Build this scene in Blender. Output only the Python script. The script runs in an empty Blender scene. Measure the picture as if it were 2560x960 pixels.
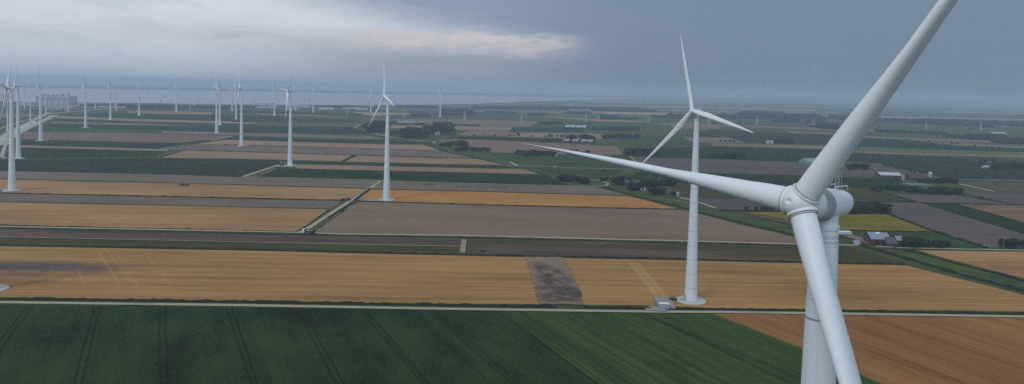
import bpy, bmesh, math, random
from mathutils import Vector, Matrix, Euler, noise as mnoise
R = math.radians
S = bpy.context.scene
COL = S.collection
rnd = random.Random(11)

# ------------------------------------------------------------------ camera model (drone at 106.5 m)
F, CX, CY, HC = 1828.0, 1280.0, 302.0, 106.5
TH, PT = R(1.23), math.atan(79 / 1828.0)

def ray(px, py):
    u = (px - CX) / F; v = (py - CY) / F
    x = u * math.cos(TH) + v * math.sin(TH); y = -u * math.sin(TH) + v * math.cos(TH)
    return Vector((x, math.cos(PT) - y * math.sin(PT), -math.sin(PT) - y * math.cos(PT)))

def at(px, py, z=0.0):
    r = ray(px, py); t = (z - HC) / r.z
    return Vector((r.x * t, r.y * t, z))

def pxm(px, py):                      # pixels of the photograph per metre at that ground point
    return F / at(px, py).y

cam_d = bpy.data.cameras.new('camera'); cam = bpy.data.objects.new('camera', cam_d); COL.objects.link(cam)
X = ray(CX + F, CY) - ray(CX, CY); Z = -ray(CX, CY); Yv = ray(CX, CY - F) - ray(CX, CY)
M = Matrix((X.normalized(), Yv.normalized(), Z.normalized())).transposed().to_4x4()
M.translation = (0, 0, HC); cam.matrix_world = M
cam_d.sensor_width = 36; cam_d.lens = 36 * F / 2560; cam_d.shift_y = -(480 - CY) / 2560
cam_d.clip_start = 0.5; cam_d.clip_end = 90000
S.camera = cam

# ------------------------------------------------------------------ tagging helpers
def tag(o, label=None, cat=None, group=None, kind=None):
    if label: o['label'] = label
    if cat: o['category'] = cat
    if group: o['group'] = group
    if kind: o['kind'] = kind
    return o

def empty(name, loc, rz=0.0):
    o = bpy.data.objects.new(name, None); COL.objects.link(o)
    o.location = loc; o.rotation_euler = (0, 0, rz); o.empty_display_size = 0.5
    return o

def obj(name, bm, mat, parent=None, smooth=False):
    me = bpy.data.meshes.new(name)
    bm.normal_update(); bm.to_mesh(me); bm.free()
    for m in (mat if isinstance(mat, (list, tuple)) else [mat]): me.materials.append(m)
    if smooth:
        for p in me.polygons: p.use_smooth = True
    o = bpy.data.objects.new(name, me); COL.objects.link(o)
    if parent: o.parent = parent
    return o

def copy_tree(o, parent=None):
    c = o.copy(); COL.objects.link(c)
    if parent: c.parent = parent
    for ch in [k for k in ALLCH(o)]: copy_tree(ch, c)
    return c
def ALLCH(o): return list(o.children)

# ------------------------------------------------------------------ bmesh shape helpers
def box(bm, c, s, rz=0.0, taper=1.0, mi=0):
    cx, cy, cz = c; sx, sy, sz = s[0] / 2, s[1] / 2, s[2] / 2
    co, si = math.cos(rz), math.sin(rz); vs = []
    for k, z in enumerate((-sz, sz)):
        t = 1 if k == 0 else taper
        for x, y in ((-sx * t, -sy * t), (sx * t, -sy * t), (sx * t, sy * t), (-sx * t, sy * t)):
            vs.append(bm.verts.new((cx + x * co - y * si, cy + x * si + y * co, cz + z)))
    fs = [(3, 2, 1, 0), (4, 5, 6, 7)] + [(i, (i + 1) % 4, 4 + (i + 1) % 4, 4 + i) for i in range(4)]
    for f in fs: bm.faces.new([vs[i] for i in f]).material_index = mi

def tube(bm, pts, rads, n=12, cap=True):
    rings = []
    for i, p in enumerate(pts):
        p = Vector(p)
        d = (Vector(pts[min(i + 1, len(pts) - 1)]) - Vector(pts[max(i - 1, 0)])).normalized()
        a = d.orthogonal().normalized() if abs(d.z) < 0.99 else Vector((1, 0, 0))
        if abs(d.z) < 0.99: a = d.cross(Vector((0, 0, 1))).normalized()
        b = d.cross(a)
        rings.append([bm.verts.new(p + (a * math.cos(t) + b * math.sin(t)) * rads[i]) for t in [2 * math.pi * k / n for k in range(n)]])
    for r0, r1 in zip(rings, rings[1:]):
        for k in range(n): bm.faces.new((r0[k], r0[(k + 1) % n], r1[(k + 1) % n], r1[k]))
    if cap:
        bm.faces.new(rings[0][::-1]); bm.faces.new(rings[-1])
    return rings

def lathe(bm, prof, axis='z', n=48, cap=True):          # prof: (along, radius)
    rings = []
    for h, r in prof:
        ring = []
        for k in range(n):
            t = 2 * math.pi * k / n; a, b = max(r, 1e-4) * math.cos(t), max(r, 1e-4) * math.sin(t)
            ring.append(bm.verts.new((a, b, h) if axis == 'z' else (h, a, b)))
        rings.append(ring)
    for r0, r1 in zip(rings, rings[1:]):
        for k in range(n): bm.faces.new((r0[k], r0[(k + 1) % n], r1[(k + 1) % n], r1[k]))
    if cap: bm.faces.new(rings[0][::-1]); bm.faces.new(rings[-1])
    bmesh.ops.recalc_face_normals(bm, faces=bm.faces[:])
    return rings

# ------------------------------------------------------------------ node helpers
class NT:
    def __init__(s, tree): s.t = tree; s.n = tree.nodes; s.l = tree.links
    def new(s, typ, **k):
        nd = s.n.new(typ)
        for a, b in k.items(): setattr(nd, a, b)
        return nd
    def put(s, sock, v):
        if isinstance(v, bpy.types.NodeSocket): s.l.new(v, sock)
        elif v is not None:
            if isinstance(v, (tuple, list)) and len(v) == 3 and sock.type == 'RGBA': v = (*v, 1)
            sock.default_value = v
    def m(s, op, a, b=None, c=None, clamp=False):
        nd = s.new('ShaderNodeMath', operation=op, use_clamp=clamp)
        s.put(nd.inputs[0], a); s.put(nd.inputs[1], b)
        if c is not None: s.put(nd.inputs[2], c)
        return nd.outputs[0]
    def add(s, a, b): return s.m('ADD', a, b)
    def sub(s, a, b): return s.m('SUBTRACT', a, b)
    def mul(s, a, b): return s.m('MULTIPLY', a, b)
    def ss(s, x, lo, hi):              # smoothstep, also falling when lo > hi
        nd = s.new('ShaderNodeMapRange', interpolation_type='SMOOTHSTEP')
        s.put(nd.inputs['Value'], x)
        a, b, p, q = (lo, hi, 0, 1) if lo < hi else (hi, lo, 1, 0)
        for i, v in zip((1, 2, 3, 4), (a, b, p, q)): nd.inputs[i].default_value = v
        return nd.outputs[0]
    def mix(s, f, a, b, mode='MIX'):
        nd = s.new('ShaderNodeMix', data_type='RGBA', blend_type=mode)
        s.put(nd.inputs[0], f); s.put(nd.inputs[6], a); s.put(nd.inputs[7], b)
        return nd.outputs[2]
    def noise(s, vec, scale, detail=3, rough=0.5, dist=0.0, out=0):
        nd = s.new('ShaderNodeTexNoise')
        if vec is not None: s.l.new(vec, nd.inputs['Vector'])
        nd.inputs['Scale'].default_value = scale; nd.inputs['Detail'].default_value = detail
        nd.inputs['Roughness'].default_value = rough; nd.inputs['Distortion'].default_value = dist
        return nd.outputs[out]
    def mapv(s, vec, scale=(1, 1, 1), loc=(0, 0, 0), rot=(0, 0, 0)):
        nd = s.new('ShaderNodeMapping'); s.l.new(vec, nd.inputs[0])
        nd.inputs['Scale'].default_value = scale; nd.inputs['Location'].default_value = loc; nd.inputs['Rotation'].default_value = rot
        return nd.outputs[0]
    def sep(s, v):
        nd = s.new('ShaderNodeSeparateXYZ'); s.l.new(v, nd.inputs[0]); return nd.outputs
    def comb(s, x, y, z):
        nd = s.new('ShaderNodeCombineXYZ')
        for i, v in enumerate((x, y, z)): s.put(nd.inputs[i], v)
        return nd.outputs[0]

def mat(name, color=(.5, .5, .5), rough=0.7, spec=0.3, metal=0.0):
    m = bpy.data.materials.new(name); m.use_nodes = True
    b = m.node_tree.nodes['Principled BSDF']
    b.inputs['Base Color'].default_value = (*color, 1); b.inputs['Roughness'].default_value = rough
    b.inputs['Specular IOR Level'].default_value = spec; b.inputs['Metallic'].default_value = metal
    return m, NT(m.node_tree), b

def plain(name, color, rough=0.7, spec=0.3, var=0.12, scale=1.5, metal=0.0):
    m, t, b = mat(name, color, rough, spec, metal)
    co = t.new('ShaderNodeTexCoord').outputs['Object']
    n = t.noise(co, scale, 4, 0.6)
    c = t.mix(n, tuple(x * (1 - var) for x in color), tuple(min(1, x * (1 + var)) for x in color))
    t.l.new(c, b.inputs['Base Color'])
    return m

# ---- field materials (object space: X runs along the rows)
def field_mat(name, dark, light, streak=0.5, row=2.4, grain=0.25, blotch=60, extra=None, patch=None, rows=None):
    k = (.46, .42, .25) if name.startswith('crop') else (.74, .62, .535)
    dark, light = [tuple(x * y for x, y in zip(q, k)) for q in (dark, light)]
    if patch: patch = (tuple(x * y for x, y in zip(patch[0], k)),) + patch[1:]
    m, t, b = mat(name, light, 0.95, 0.05)
    co = t.new('ShaderNodeTexCoord').outputs['Object']
    info = t.new('ShaderNodeObjectInfo').outputs['Random']
    off = t.comb(t.mul(info, 500), t.mul(info, 300), 0)
    va = t.new('ShaderNodeVectorMath', operation='ADD'); t.l.new(co, va.inputs[0]); t.l.new(off, va.inputs[1]); cv = va.outputs[0]
    big = t.noise(t.mapv(cv, (0.5, 1, 1)), 1 / blotch, 3, 0.55)
    st1 = t.noise(t.mapv(cv, (0.012, 1 / row, 1)), 1.0, 3, 0.6)
    st2 = t.noise(t.mapv(cv, (0.004, 0.28 / row, 1)), 1.0, 2, 0.5)
    fine = t.noise(cv, 0.9, 3, 0.7)
    f = t.add(t.mul(big, 1.0 - streak - grain + 0.1), t.add(t.mul(t.add(st1, st2), streak * 0.5), t.mul(fine, grain)))
    f = t.ss(f, 0.38, 0.66)
    c = t.mix(f, dark, light)
    if rows:                                  # regular dark row lines
        per, wid, col, amt = rows
        y = t.sep(cv)[1]
        w = t.m('ABSOLUTE', t.sub(t.m('FRACT', t.m('DIVIDE', y, per)), 0.5))
        c = t.mix(t.mul(t.ss(w, wid, wid * 0.3), amt), c, col)
    if patch:                                 # second tone in big soft clouds
        pc, lo, hi, sc = patch
        pn = t.noise(t.mapv(cv, (0.35, 1, 1), (31, 7, 0)), sc, 3, 0.6)
        c = t.mix(t.ss(pn, lo, hi), c, pc)
    if extra: c = extra(t, c)
    v = t.m('MULTIPLY_ADD', info, 0.16, 0.92)
    c = t.mix(1.0, c, t.comb(v, v, v), 'MULTIPLY')
    t.l.new(c, b.inputs['Base Color'])
    bp = t.new('ShaderNodeBump'); bp.inputs['Strength'].default_value = 0.5; bp.inputs['Distance'].default_value = 0.3
    t.l.new(fine, bp.inputs['Height']); t.l.new(bp.outputs[0], b.inputs['Normal'])
    return m

def world_xy(t):
    g = t.new('ShaderNodeNewGeometry').outputs['Position']; return g, t.sep(g)

def blob(t, pos, cpx, rx, ry, rot, nsc=0.05, dist=0.55, lo=1.5, hi=0.55):
    """soft mask round a ground point; rx, ry in metres"""
    c = at(*cpx); mp = t.new('ShaderNodeMapping', vector_type='TEXTURE'); t.l.new(pos, mp.inputs[0])
    mp.inputs['Location'].default_value = (c.x, c.y, 0); mp.inputs['Rotation'].default_value = (0, 0, rot); mp.inputs['Scale'].default_value = (rx, ry, 1000)
    ln = t.new('ShaderNodeVectorMath', operation='LENGTH'); t.l.new(mp.outputs[0], ln.inputs[0])
    n = t.noise(pos, nsc, 4, 0.65)
    n2 = t.noise(pos, nsc * 9, 3, 0.6)
    d = t.add(ln.outputs['Value'], t.add(t.mul(t.sub(n, 0.5), dist * 2), t.mul(t.sub(n2, 0.5), dist)))
    return t.ss(d, lo, hi)

def near_wheat(t, c):
    pos, _ = world_xy(t)
    soil = (0.15, 0.10, 0.078); dk = (0.08, 0.055, 0.05)
    for p, rx, ry, amt in (((95, 667), 42, 12, 0.9), ((5, 666), 40, 6, 0.85), ((40, 690), 22, 10, 0.3)):
        c = t.mix(t.mul(blob(t, pos, p, rx, ry, 0.0), amt), c, soil)
        c = t.mix(t.mul(blob(t, pos, p, rx * 0.7, ry * 0.6, 0.0), amt * 0.6), c, dk)
    # straw lines left by the harvester
    for (a, b2), w, amt in ((((262, 618), (345, 722)), .8, .24), (((285, 625), (352, 728)), .7, .22), (((362, 632), (435, 722)), .9, .22), (((196, 672), (212, 712)), 1.0, .3),
                       (((243, 625), (302, 716)), 1.0, .35), (((1575, 655), (1645, 745)), 1.6, .5), (((1592, 655), (1668, 745)), 1.4, .5), (((1583, 655), (1656, 745)), 2.5, .3)):
        p, q = at(*a), at(*b2); d = (q - p); L = d.length; ang = math.atan2(d.y, d.x)
        mp = t.new('ShaderNodeMapping', vector_type='TEXTURE'); t.l.new(pos, mp.inputs[0])
        mp.inputs['Location'].default_value = (p.x, p.y, 0); mp.inputs['Rotation'].default_value = (0, 0, ang)
        s = t.sep(mp.outputs[0])
        k = t.mul(t.ss(t.m('ABSOLUTE', s[1]), w * 1.3, w * 0.3), t.mul(t.ss(s[0], -8, 12), t.ss(s[0], L + 6, L - 10)))
        k = t.mul(k, t.add(0.35, t.noise(pos, 0.12, 3)))
        c = t.mix(t.mul(k, amt), c, (0.46, 0.29, 0.12))
    return c

WHEAT_N = None
def build_field_mats():
    global MT
    MT = {}
    MT['wheat_near'] = field_mat('wheat_near', (0.27, 0.155, 0.062), (0.56, 0.35, 0.145), .62, 2.2, .2, 70, near_wheat, ((0.43, 0.25, 0.085), .55, .75, .008))
    MT['wheat'] = field_mat('wheat', (0.31, 0.19, 0.085), (0.56, 0.36, 0.17), .6, 3, .2, 70)
    MT['wheat_orange'] = field_mat('wheat_orange', (0.44, 0.22, 0.065), (0.60, 0.33, 0.11), .5, 3, .2, 70)
    MT['stubble_rows'] = field_mat('stubble_rows', (0.23, 0.115, 0.045), (0.42, 0.225, 0.085), .72, 3.4, .12, 90)
    MT['peach'] = field_mat('peach', (0.30, 0.21, 0.15), (0.43, 0.31, 0.225), .45, 5, .15, 100)
    MT['pink'] = field_mat('pink', (0.21, 0.145, 0.125), (0.29, 0.205, 0.18), .5, 6, .15, 120)
    MT['gray'] = field_mat('gray', (0.185, 0.155, 0.135), (0.27, 0.228, 0.195), .4, 3, .3, 60)
    MT['gray_shaded'] = field_mat('gray_shaded', (0.105, 0.095, 0.105), (0.165, 0.145, 0.15), .4, 3, .35, 60)  # bare-field gray with the storm cloud's shadow put into its colour
    MT['wheat_shaded'] = field_mat('wheat_shaded', (0.19, 0.13, 0.075), (0.34, 0.23, 0.13), .6, 3, .25, 60, patch=((0.17, 0.15, 0.08), .5, .7, .015))  # orange wheat, darkened in colour to paint cloud shadow on the right
    MT['gray_tan'] = field_mat('gray_tan', (0.215, 0.168, 0.125), (0.32, 0.25, 0.19), .4, 2.5, .35, 70, patch=((0.22, 0.15, 0.105), .5, .75, .012))
    MT['brown'] = field_mat('brown', (0.07, 0.047, 0.04), (0.19, 0.14, 0.115), .75, 2.4, .12, 60)
    MT['brown_green'] = field_mat('brown_green', (0.06, 0.05, 0.035), (0.18, 0.135, 0.115), .65, 2.2, .15, 60, patch=((0.075, 0.068, 0.028), .42, .62, .016))
    MT['olive'] = field_mat('olive', (0.045, 0.05, 0.018), (0.10, 0.10, 0.035), .6, 2.0, .2, 50)
    MT['olive_pale'] = field_mat('olive_pale', (0.085, 0.09, 0.035), (0.15, 0.145, 0.06), .5, 3, .2, 50)
    MT['yellow'] = field_mat('yellow', (0.12, 0.12, 0.012), (0.32, 0.27, 0.025), .4, 3, .25, 35, patch=((0.20, 0.14, 0.07), .55, .72, .02))
    MT['crop_near'] = field_mat('crop_near', (0.012, 0.036, 0.016), (0.075, 0.135, 0.055), .28, 1.6, .45, 22, patch=((0.022, 0.042, 0.02), .5, .7, .02))
    MT['crop_rows'] = field_mat('crop_rows', (0.028, 0.06, 0.022), (0.12, 0.19, 0.065), .55, 3.2, .25, 30, rows=(11, .07, (0.012, 0.03, 0.014), .6))
    MT['crop'] = field_mat('crop', (0.014, 0.044, 0.014), (0.038, 0.085, 0.026), .35, 4, .3, 50)
    MT['crop_dark'] = field_mat('crop_dark', (0.028, 0.045, 0.032), (0.052, 0.078, 0.045), .4, 4, .3, 60)
    MT['meadow'] = field_mat('meadow', (0.026, 0.066, 0.019), (0.062, 0.125, 0.03), .3, 6, .3, 35)
    MT['meadow_light'] = field_mat('meadow_light', (0.09, 0.15, 0.04), (0.17, 0.22, 0.07), .3, 6, .3, 50)
    MT['grass'] = field_mat('grass', (0.036, 0.074, 0.022), (0.098, 0.145, 0.045), .25, 6, .35, 18)
    MT['haygrass'] = field_mat('haygrass', (0.12, 0.12, 0.05), (0.24, 0.21, 0.10), .4, 3, .3, 40)
build_field_mats()

def lane_mat(name, c, wear=(0.16, 0.17, 0.10)):
    m, t, b = mat(name, c, 0.9, 0.15)
    pos, _ = world_xy(t)
    n = t.noise(pos, 0.25, 4, 0.6); n2 = t.noise(pos, 0.03, 3, 0.6)
    cc = t.mix(n, tuple(x * .85 for x in c), tuple(x * 1.1 for x in c))
    cc = t.mix(t.mul(t.ss(n2, .52, .72), .5), cc, wear)
    t.l.new(cc, b.inputs['Base Color']); return m
M_LANE = lane_mat('lane_concrete', (0.36, 0.31, 0.20))
M_LANE_FAR = lane_mat('lane_pale', (0.40, 0.36, 0.27))
M_TRACK = lane_mat('dirt_track', (0.30, 0.22, 0.13))
M_PAD = lane_mat('hardstand', (0.27, 0.25, 0.22), (0.28, 0.26, 0.22))
M_BRICKYARD = lane_mat('brick_yard', (0.22, 0.13, 0.10))
M_DITCH = plain('ditch_plants', (0.018, 0.020, 0.012), .95, .05, .35, .6)
M_REED = plain('reeds', (0.020, 0.024, 0.013), .95, .05, .45, .5)
M_CONC = plain('foundation_concrete', (.44, .44, .41), .85, .2, .08, .5)
M_DARK = plain('dark_gap', (0.02, 0.02, 0.022), .8, .2, .1, 2)

# ------------------------------------------------------------------ ground sheets
def resample(pts, seg, jit, closed=True, seed=0):
    rr = random.Random(seed); out = []
    n = len(pts); rng = range(n) if closed else range(n - 1)
    for i in rng:
        a, b = pts[i], pts[(i + 1) % n]; L = (b - a).length; k = max(1, min(60, int(L / seg)))
        d = (b - a).normalized(); nn = Vector((-d.y, d.x, 0))
        for q in range(k):
            p = a + (b - a) * (q / k)
            if q: p = p + nn * rr.uniform(-jit, jit)
            out.append(p)
    if not closed: out.append(pts[-1])
    return out

FZ = [0.03]
def field(mname, pts, name=None, rot=None, jit=None, edge=0):
    P = [at(*p) for p in pts]
    c = sum(P, Vector()) / len(P)
    e = P[(edge + 1) % len(P)] - P[edge]
    ang = math.atan2(e.y, e.x) if rot is None else rot
    dist = min(max(p.length, 200) for p in P)
    jit = min(2.2, dist / 420) if jit is None else jit
    Q = resample(P, 22 + dist / 40, jit, seed=len(FZ) * 7)
    bm = bmesh.new(); co, si = math.cos(-ang), math.sin(-ang)
    vs = [bm.verts.new(((p.x - c.x) * co - (p.y - c.y) * si, (p.x - c.x) * si + (p.y - c.y) * co, 0)) for p in Q]
    f = bm.faces.new(vs); bmesh.ops.triangulate(bm, faces=[f])
    for ff in bm.faces:
        ff.normal_update()
        if ff.normal.z < 0: ff.normal_flip()
    nm = name or {'w': 'wheat_field', 's': 'stubble_field', 'p': 'stubble_field', 'g': 'bare_field', 'b': 'ploughed_field', 'o': 'grass_field', 'y': 'flowering_field', 'c': 'crop_field', 'm': 'meadow', 'h': 'grass_field'}[mname[0]]
    if mname in ('grass', ): nm = name or 'grass_bank'
    o = obj(nm, bm, MT[mname]); o.location = (c.x, c.y, FZ[-1]); o.rotation_euler = (0, 0, ang)
    FZ.append(FZ[-1] + 0.004)
    tag(o, kind='structure'); return o

def strip(pts, w, m, name, z=None, w2=None, px=True, jit=0.0, kind='structure'):
    P = [at(*p) for p in pts] if px else pts
    P = resample(P, 30, jit, closed=False, seed=int(pts[0][0]))
    bm = bmesh.new(); L = len(P); prev = None
    for i, p in enumerate(P):
        d = (P[min(i + 1, L - 1)] - P[max(i - 1, 0)]).normalized(); nn = Vector((-d.y, d.x, 0))
        ww = (w + ((w2 or w) - w) * i / max(1, L - 1)) / 2
        a, b = bm.verts.new(p + nn * ww), bm.verts.new(p - nn * ww)
        if prev: bm.faces.new((prev[0], prev[1], b, a))
        prev = (a, b)
    for v in bm.verts: v.co.z = 0
    bmesh.ops.recalc_face_normals(bm, faces=bm.faces[:])
    for ff in bm.faces:
        if ff.normal.z < 0: ff.normal_flip()
    o = obj(name, bm, m); FZ.append(FZ[-1] + 0.004); o.location.z = FZ[-1] if z is None else z
    return tag(o, kind=kind)

def reeds(pts, w, h, name='reeds', m=None, step=4.0, seed=1):
    """low uneven band of ditch vegetation along a ground line"""
    P = [at(*p) for p in pts]; rr = random.Random(seed); out = []
    for a, b in zip(P, P[1:]):
        L = (b - a).length; k = max(2, int(L / step))
        out += [a + (b - a) * (i / k) for i in range(k)]
    out.append(P[-1]); bm = bmesh.new(); prev = None; L = len(out)
    for i, p in enumerate(out):
        d = (out[min(i + 1, L - 1)] - out[max(i - 1, 0)]).normalized(); nn = Vector((-d.y, d.x, 0))
        q = mnoise.noise(Vector((p.x * .11, p.y * .11, 3))) * .28 + 1
        ww = w / 2 * q * rr.uniform(.8, 1.2); hh = h * q * rr.uniform(.5, 1.3)
        row = []
        for u, v in ((-1, 0), (-.75, .7), (-.1, 1), (.6, .75), (1, 0)):
            row.append(bm.verts.new(p + nn * ww * u * rr.uniform(.85, 1.1) + Vector((0, 0, hh * v * rr.uniform(.75, 1.15) - (.1 if v == 0 else 0)))))
        if prev:
            for j in range(4): bm.faces.new((prev[j], prev[j + 1], row[j + 1], row[j]))
        prev = row
    bmesh.ops.recalc_face_normals(bm, faces=bm.faces[:])
    o = obj(name, bm, m or M_REED); return tag(o, kind='stuff')

# ---- the base sheet: farmland out to the haze
def ground_mat():
    m, t, b = mat('farmland', (.1, .12, .06), 0.95, 0.05)
    pos, _ = world_xy(t)
    rp = t.mapv(pos, (1 / 1300, 1 / 330, 1), (0.3, 0.1, 0), (0, 0, 0.05))
    v = t.new('ShaderNodeTexVoronoi', feature='F1', distance='CHEBYCHEV'); t.l.new(rp, v.inputs['Vector']); v.inputs['Scale'].default_value = 1.0
    v.inputs['Randomness'].default_value = 0.75
    cr = t.new('ShaderNodeValToRGB'); cr.color_ramp.interpolation = 'CONSTANT'
    t.l.new(t.sep(v.outputs['Color'])[0], cr.inputs[0])
    els = [(0, (.045, .075, .035)), (.2, (.07, .11, .045)), (.38, (.30, .205, .14)), (.5, (.035, .06, .032)), (.65, (.19, .155, .13)), (.78, (.06, .10, .04)), (.9, (.36, .25, .17))]
    e = cr.color_ramp.elements
    e[0].position = 0; e[0].color = (*els[0][1], 1); e[1].position = els[1][0]; e[1].color = (*els[1][1], 1)
    for p, c in els[2:]: k = e.new(p); k.color = (*c, 1)
    n = t.noise(pos, 0.01, 4, .6)
    c = t.mix(1.0, cr.outputs[0], t.mix(n, (.75, .75, .75), (1.15, 1.15, 1.15)), 'MULTIPLY')
    t.l.new(c, b.inputs['Base Color']); return m
bm = bmesh.new(); GR = 23500
vs = [bm.verts.new((x, y, 0)) for x, y in ((-GR, -GR), (GR, -GR), (GR, GR), (-GR, GR))]; bm.faces.new(vs)
tag(obj('ground', bm, ground_mat()), kind='structure')

# estuary water with the far shore beyond it
def water_mat():
    m, t, b = mat('estuary_water', (0.24, 0.25, 0.27), 0.42, 0.5)
    pos, _ = world_xy(t)
    n = t.noise(t.mapv(pos, (0.0006, 0.003, 1)), 1, 4, .6)
    t.l.new(t.mix(n, (0.30, 0.285, 0.29), (0.42, 0.40, 0.41)), b.inputs['Base Color'])
    bp = t.new('ShaderNodeBump'); bp.inputs['Strength'].default_value = .3; bp.inputs['Distance'].default_value = .4
    t.l.new(t.noise(t.mapv(pos, (.1, .3, 1)), 1, 3, .6), bp.inputs['Height']); t.l.new(bp.outputs[0], b.inputs['Normal'])
    return m
bm = bmesh.new()
shore = [(-700, 240), (-200, 247), (60, 254), (150, 256.5), (310, 257), (410, 258.2), (520, 260), (640, 261), (760, 261.8), (900, 262.5), (1060, 261.5), (1180, 259.5), (1300, 255), (1450, 249), (1700, 244)]
far = [(1600, 242), (1250, 237.5), (1100, 236), (900, 233.5), (700, 229.5), (500, 225), (300, 221.5), (100, 218), (-700, 204)]
vs = [bm.verts.new(at(*p)) for p in shore + far]; f = bm.faces.new(vs); bmesh.ops.triangulate(bm, faces=[f])
for ff in bm.faces:
    ff.normal_update()
    if ff.normal.z < 0: ff.normal_flip()
w = tag(obj('water', bm, water_mat()), kind='structure'); w.location.z = .05
# far shore: a long low wooded coast
bm = bmesh.new(); prev = None
for i in range(290):
    px = -500 + i * 12; p = at(px, 218.2 + px * 0.0172)
    h = 26 + 14 * mnoise.noise(Vector((i * .23, 0, 0))) + 8 * mnoise.noise(Vector((i * .9, 4, 0)))
    row = [bm.verts.new(p + Vector((0, 0, -1))), bm.verts.new(p + Vector((0, 120, h))), bm.verts.new(p + Vector((0, 900, h * .8))), bm.verts.new(p + Vector((0, 1200, -1)))]
    if prev:
        for j in range(3): bm.faces.new((prev[j], row[j], row[j + 1], prev[j + 1]))
    prev = row
tag(obj('far_shore', bm, plain('far_shore_land', (.045, .06, .05), .95, .05, .3, .004)), kind='structure')

# ------------------------------------------------------------------ fields, traced on the ground
VA = math.atan2(at(430, 400).y - HC * 0, at(430, 400).x)        # direction of the tramlines
def vdir(p, q): a, b = at(*p), at(*q); return math.atan2(b.y - a.y, b.x - a.x)
TRAM = vdir((405, 960), (400, 770))

grass_base = field('grass', [(-900, 274), (60, 300), (140, 288), (270, 272), (560, 268), (940, 300), (1100, 290), (1500, 290), (2000, 300), (2600, 318), (3300, 340), (3300, 1500), (-900, 1500)], 'grass_land', rot=0.1, jit=0)

# foreground
field('crop_near', [(-900, 752), (0, 762), (600, 768.5), (1252, 777), (1800, 1180), (2000, 1500), (-900, 1500)], rot=TRAM)
field('crop_rows', [(1252, 777), (1640, 783), (1776, 785), (2020, 880), (2200, 961), (3000, 1320), (3000, 1500), (2000, 1500), (1800, 1180)], rot=TRAM + .0)
field('stubble_rows', [(1782, 784), (2020, 785.5), (2560, 795), (3300, 806), (3300, 1460), (2204, 959), (2024, 878)], rot=vdir((2200, 960), (2020, 880)))
field('wheat_near', [(-900, 600), (0, 616), (600, 626.5), (1100, 638), (1700, 651), (2060, 660), (2265, 663.5), (2385, 694), (2466, 713.5), (2560, 738), (2900, 830), (2560, 779), (2060, 773), (1770, 770), (1640, 763), (1100, 760), (600, 753), (0, 743), (-900, 727)])
field('olive', [(-900, 578), (0, 593), (853, 612), (1153, 618.5), (1157, 634.5), (600, 622), (0, 611), (-900, 595)])
field('brown', [(-900, 556), (0, 573), (850, 591), (1156, 598), (1153, 616.5), (853, 610.5), (0, 591), (-900, 573)])
field('brown_green', [(1166, 598), (1706, 608.5), (2090, 616), (2130, 619), (2200, 641), (2252, 659), (2060, 656), (1700, 647), (1165, 634)])
field('wheat', [(-900, 494), (0, 505.5), (822, 523.5), (742, 578), (600, 576), (0, 562), (-900, 541)])
field('gray', [(-900, 472), (0, 484.5), (853, 502.5), (846, 508), (824, 521.5), (0, 503.5), (-900, 490)])
field('wheat', [(-900, 440), (0, 448.5), (420, 458.5), (820, 469.5), (915, 472.5), (872, 499.5), (420, 490), (0, 481), (-900, 466)])
field('gray', [(-900, 420), (0, 427.5), (420, 437), (608, 443.5), (820, 448.8), (948, 452.5), (917, 470.5), (820, 467), (420, 456.5), (0, 446.5), (-900, 435)])
field('crop_dark', [(-900, 390), (0, 400.5), (62, 399.5), (385, 394.5), (400, 395.5), (608, 398), (702, 401), (695, 411), (607, 441.5), (420, 435), (0, 425.5), (-900, 415)])
field('crop', [(702, 400), (800, 404.5), (1220, 413.5), (1305, 420), (1220, 421), (800, 411), (735, 409.5)])
field('peach', [(735, 411), (800, 412), (1220, 422), (1312, 424), (1348, 435.5), (1220, 432), (800, 422.5), (741, 420.5)])
field('crop', [(668, 421), (741, 421.5), (800, 423), (1220, 433), (1355, 437), (1418, 463), (1220, 458.5), (954, 449), (820, 446.5), (640, 441.5)])
field('olive_pale', [(668, 421), (697, 421), (650, 441.5), (617, 441)])
field('gray', [(962, 455.5), (1220, 461.5), (1490, 468), (1572, 490), (1560, 488), (1220, 478.5), (979, 472.5), (918, 471.5)])
field('wheat_orange', [(920, 474.5), (979, 475), (1220, 480.5), (1572, 491), (1692, 522), (1516, 518.5), (1080, 507), (893, 501.5)])
field('gray_tan', [(885, 504.5), (1080, 510), (1516, 521.5), (1697, 524.5), (1745, 534), (1852, 562.5), (1987, 593), (2085, 613), (1706, 601), (853, 584), (787, 580)])
field('crop', [(25, 369), (250, 373.5), (420, 378.5), (385, 391.5), (62, 396), (28, 396)])
field('peach', [(52, 363.5), (420, 373.5), (420, 378), (52, 368.5)])
field('crop_dark', [(56, 350), (320, 355.5), (439, 357.5), (520, 347.5), (556, 347.5), (410, 370.5), (250, 368), (54, 362.5)])
field('pink', [(62, 329.5), (320, 332.5), (583, 340), (556, 346.5), (446, 357.5), (320, 354.5), (48, 348)])
field('crop', [(586, 340), (640, 342), (800, 349), (960, 350), (1100, 360), (960, 360.5), (820, 356), (562, 349)])
field('peach', [(562, 350), (820, 357), (960, 361), (1060, 362.5), (1100, 376.5), (820, 368), (490, 360.5)])
field('gray', [(488, 361), (820, 369), (1104, 378), (1190, 396.5), (820, 386), (462, 375), (408, 372.5)])
field('peach', [(462, 376), (820, 387), (1192, 397.5), (1265, 413), (1220, 412), (820, 402.5), (608, 397.5), (392, 394)])
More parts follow.
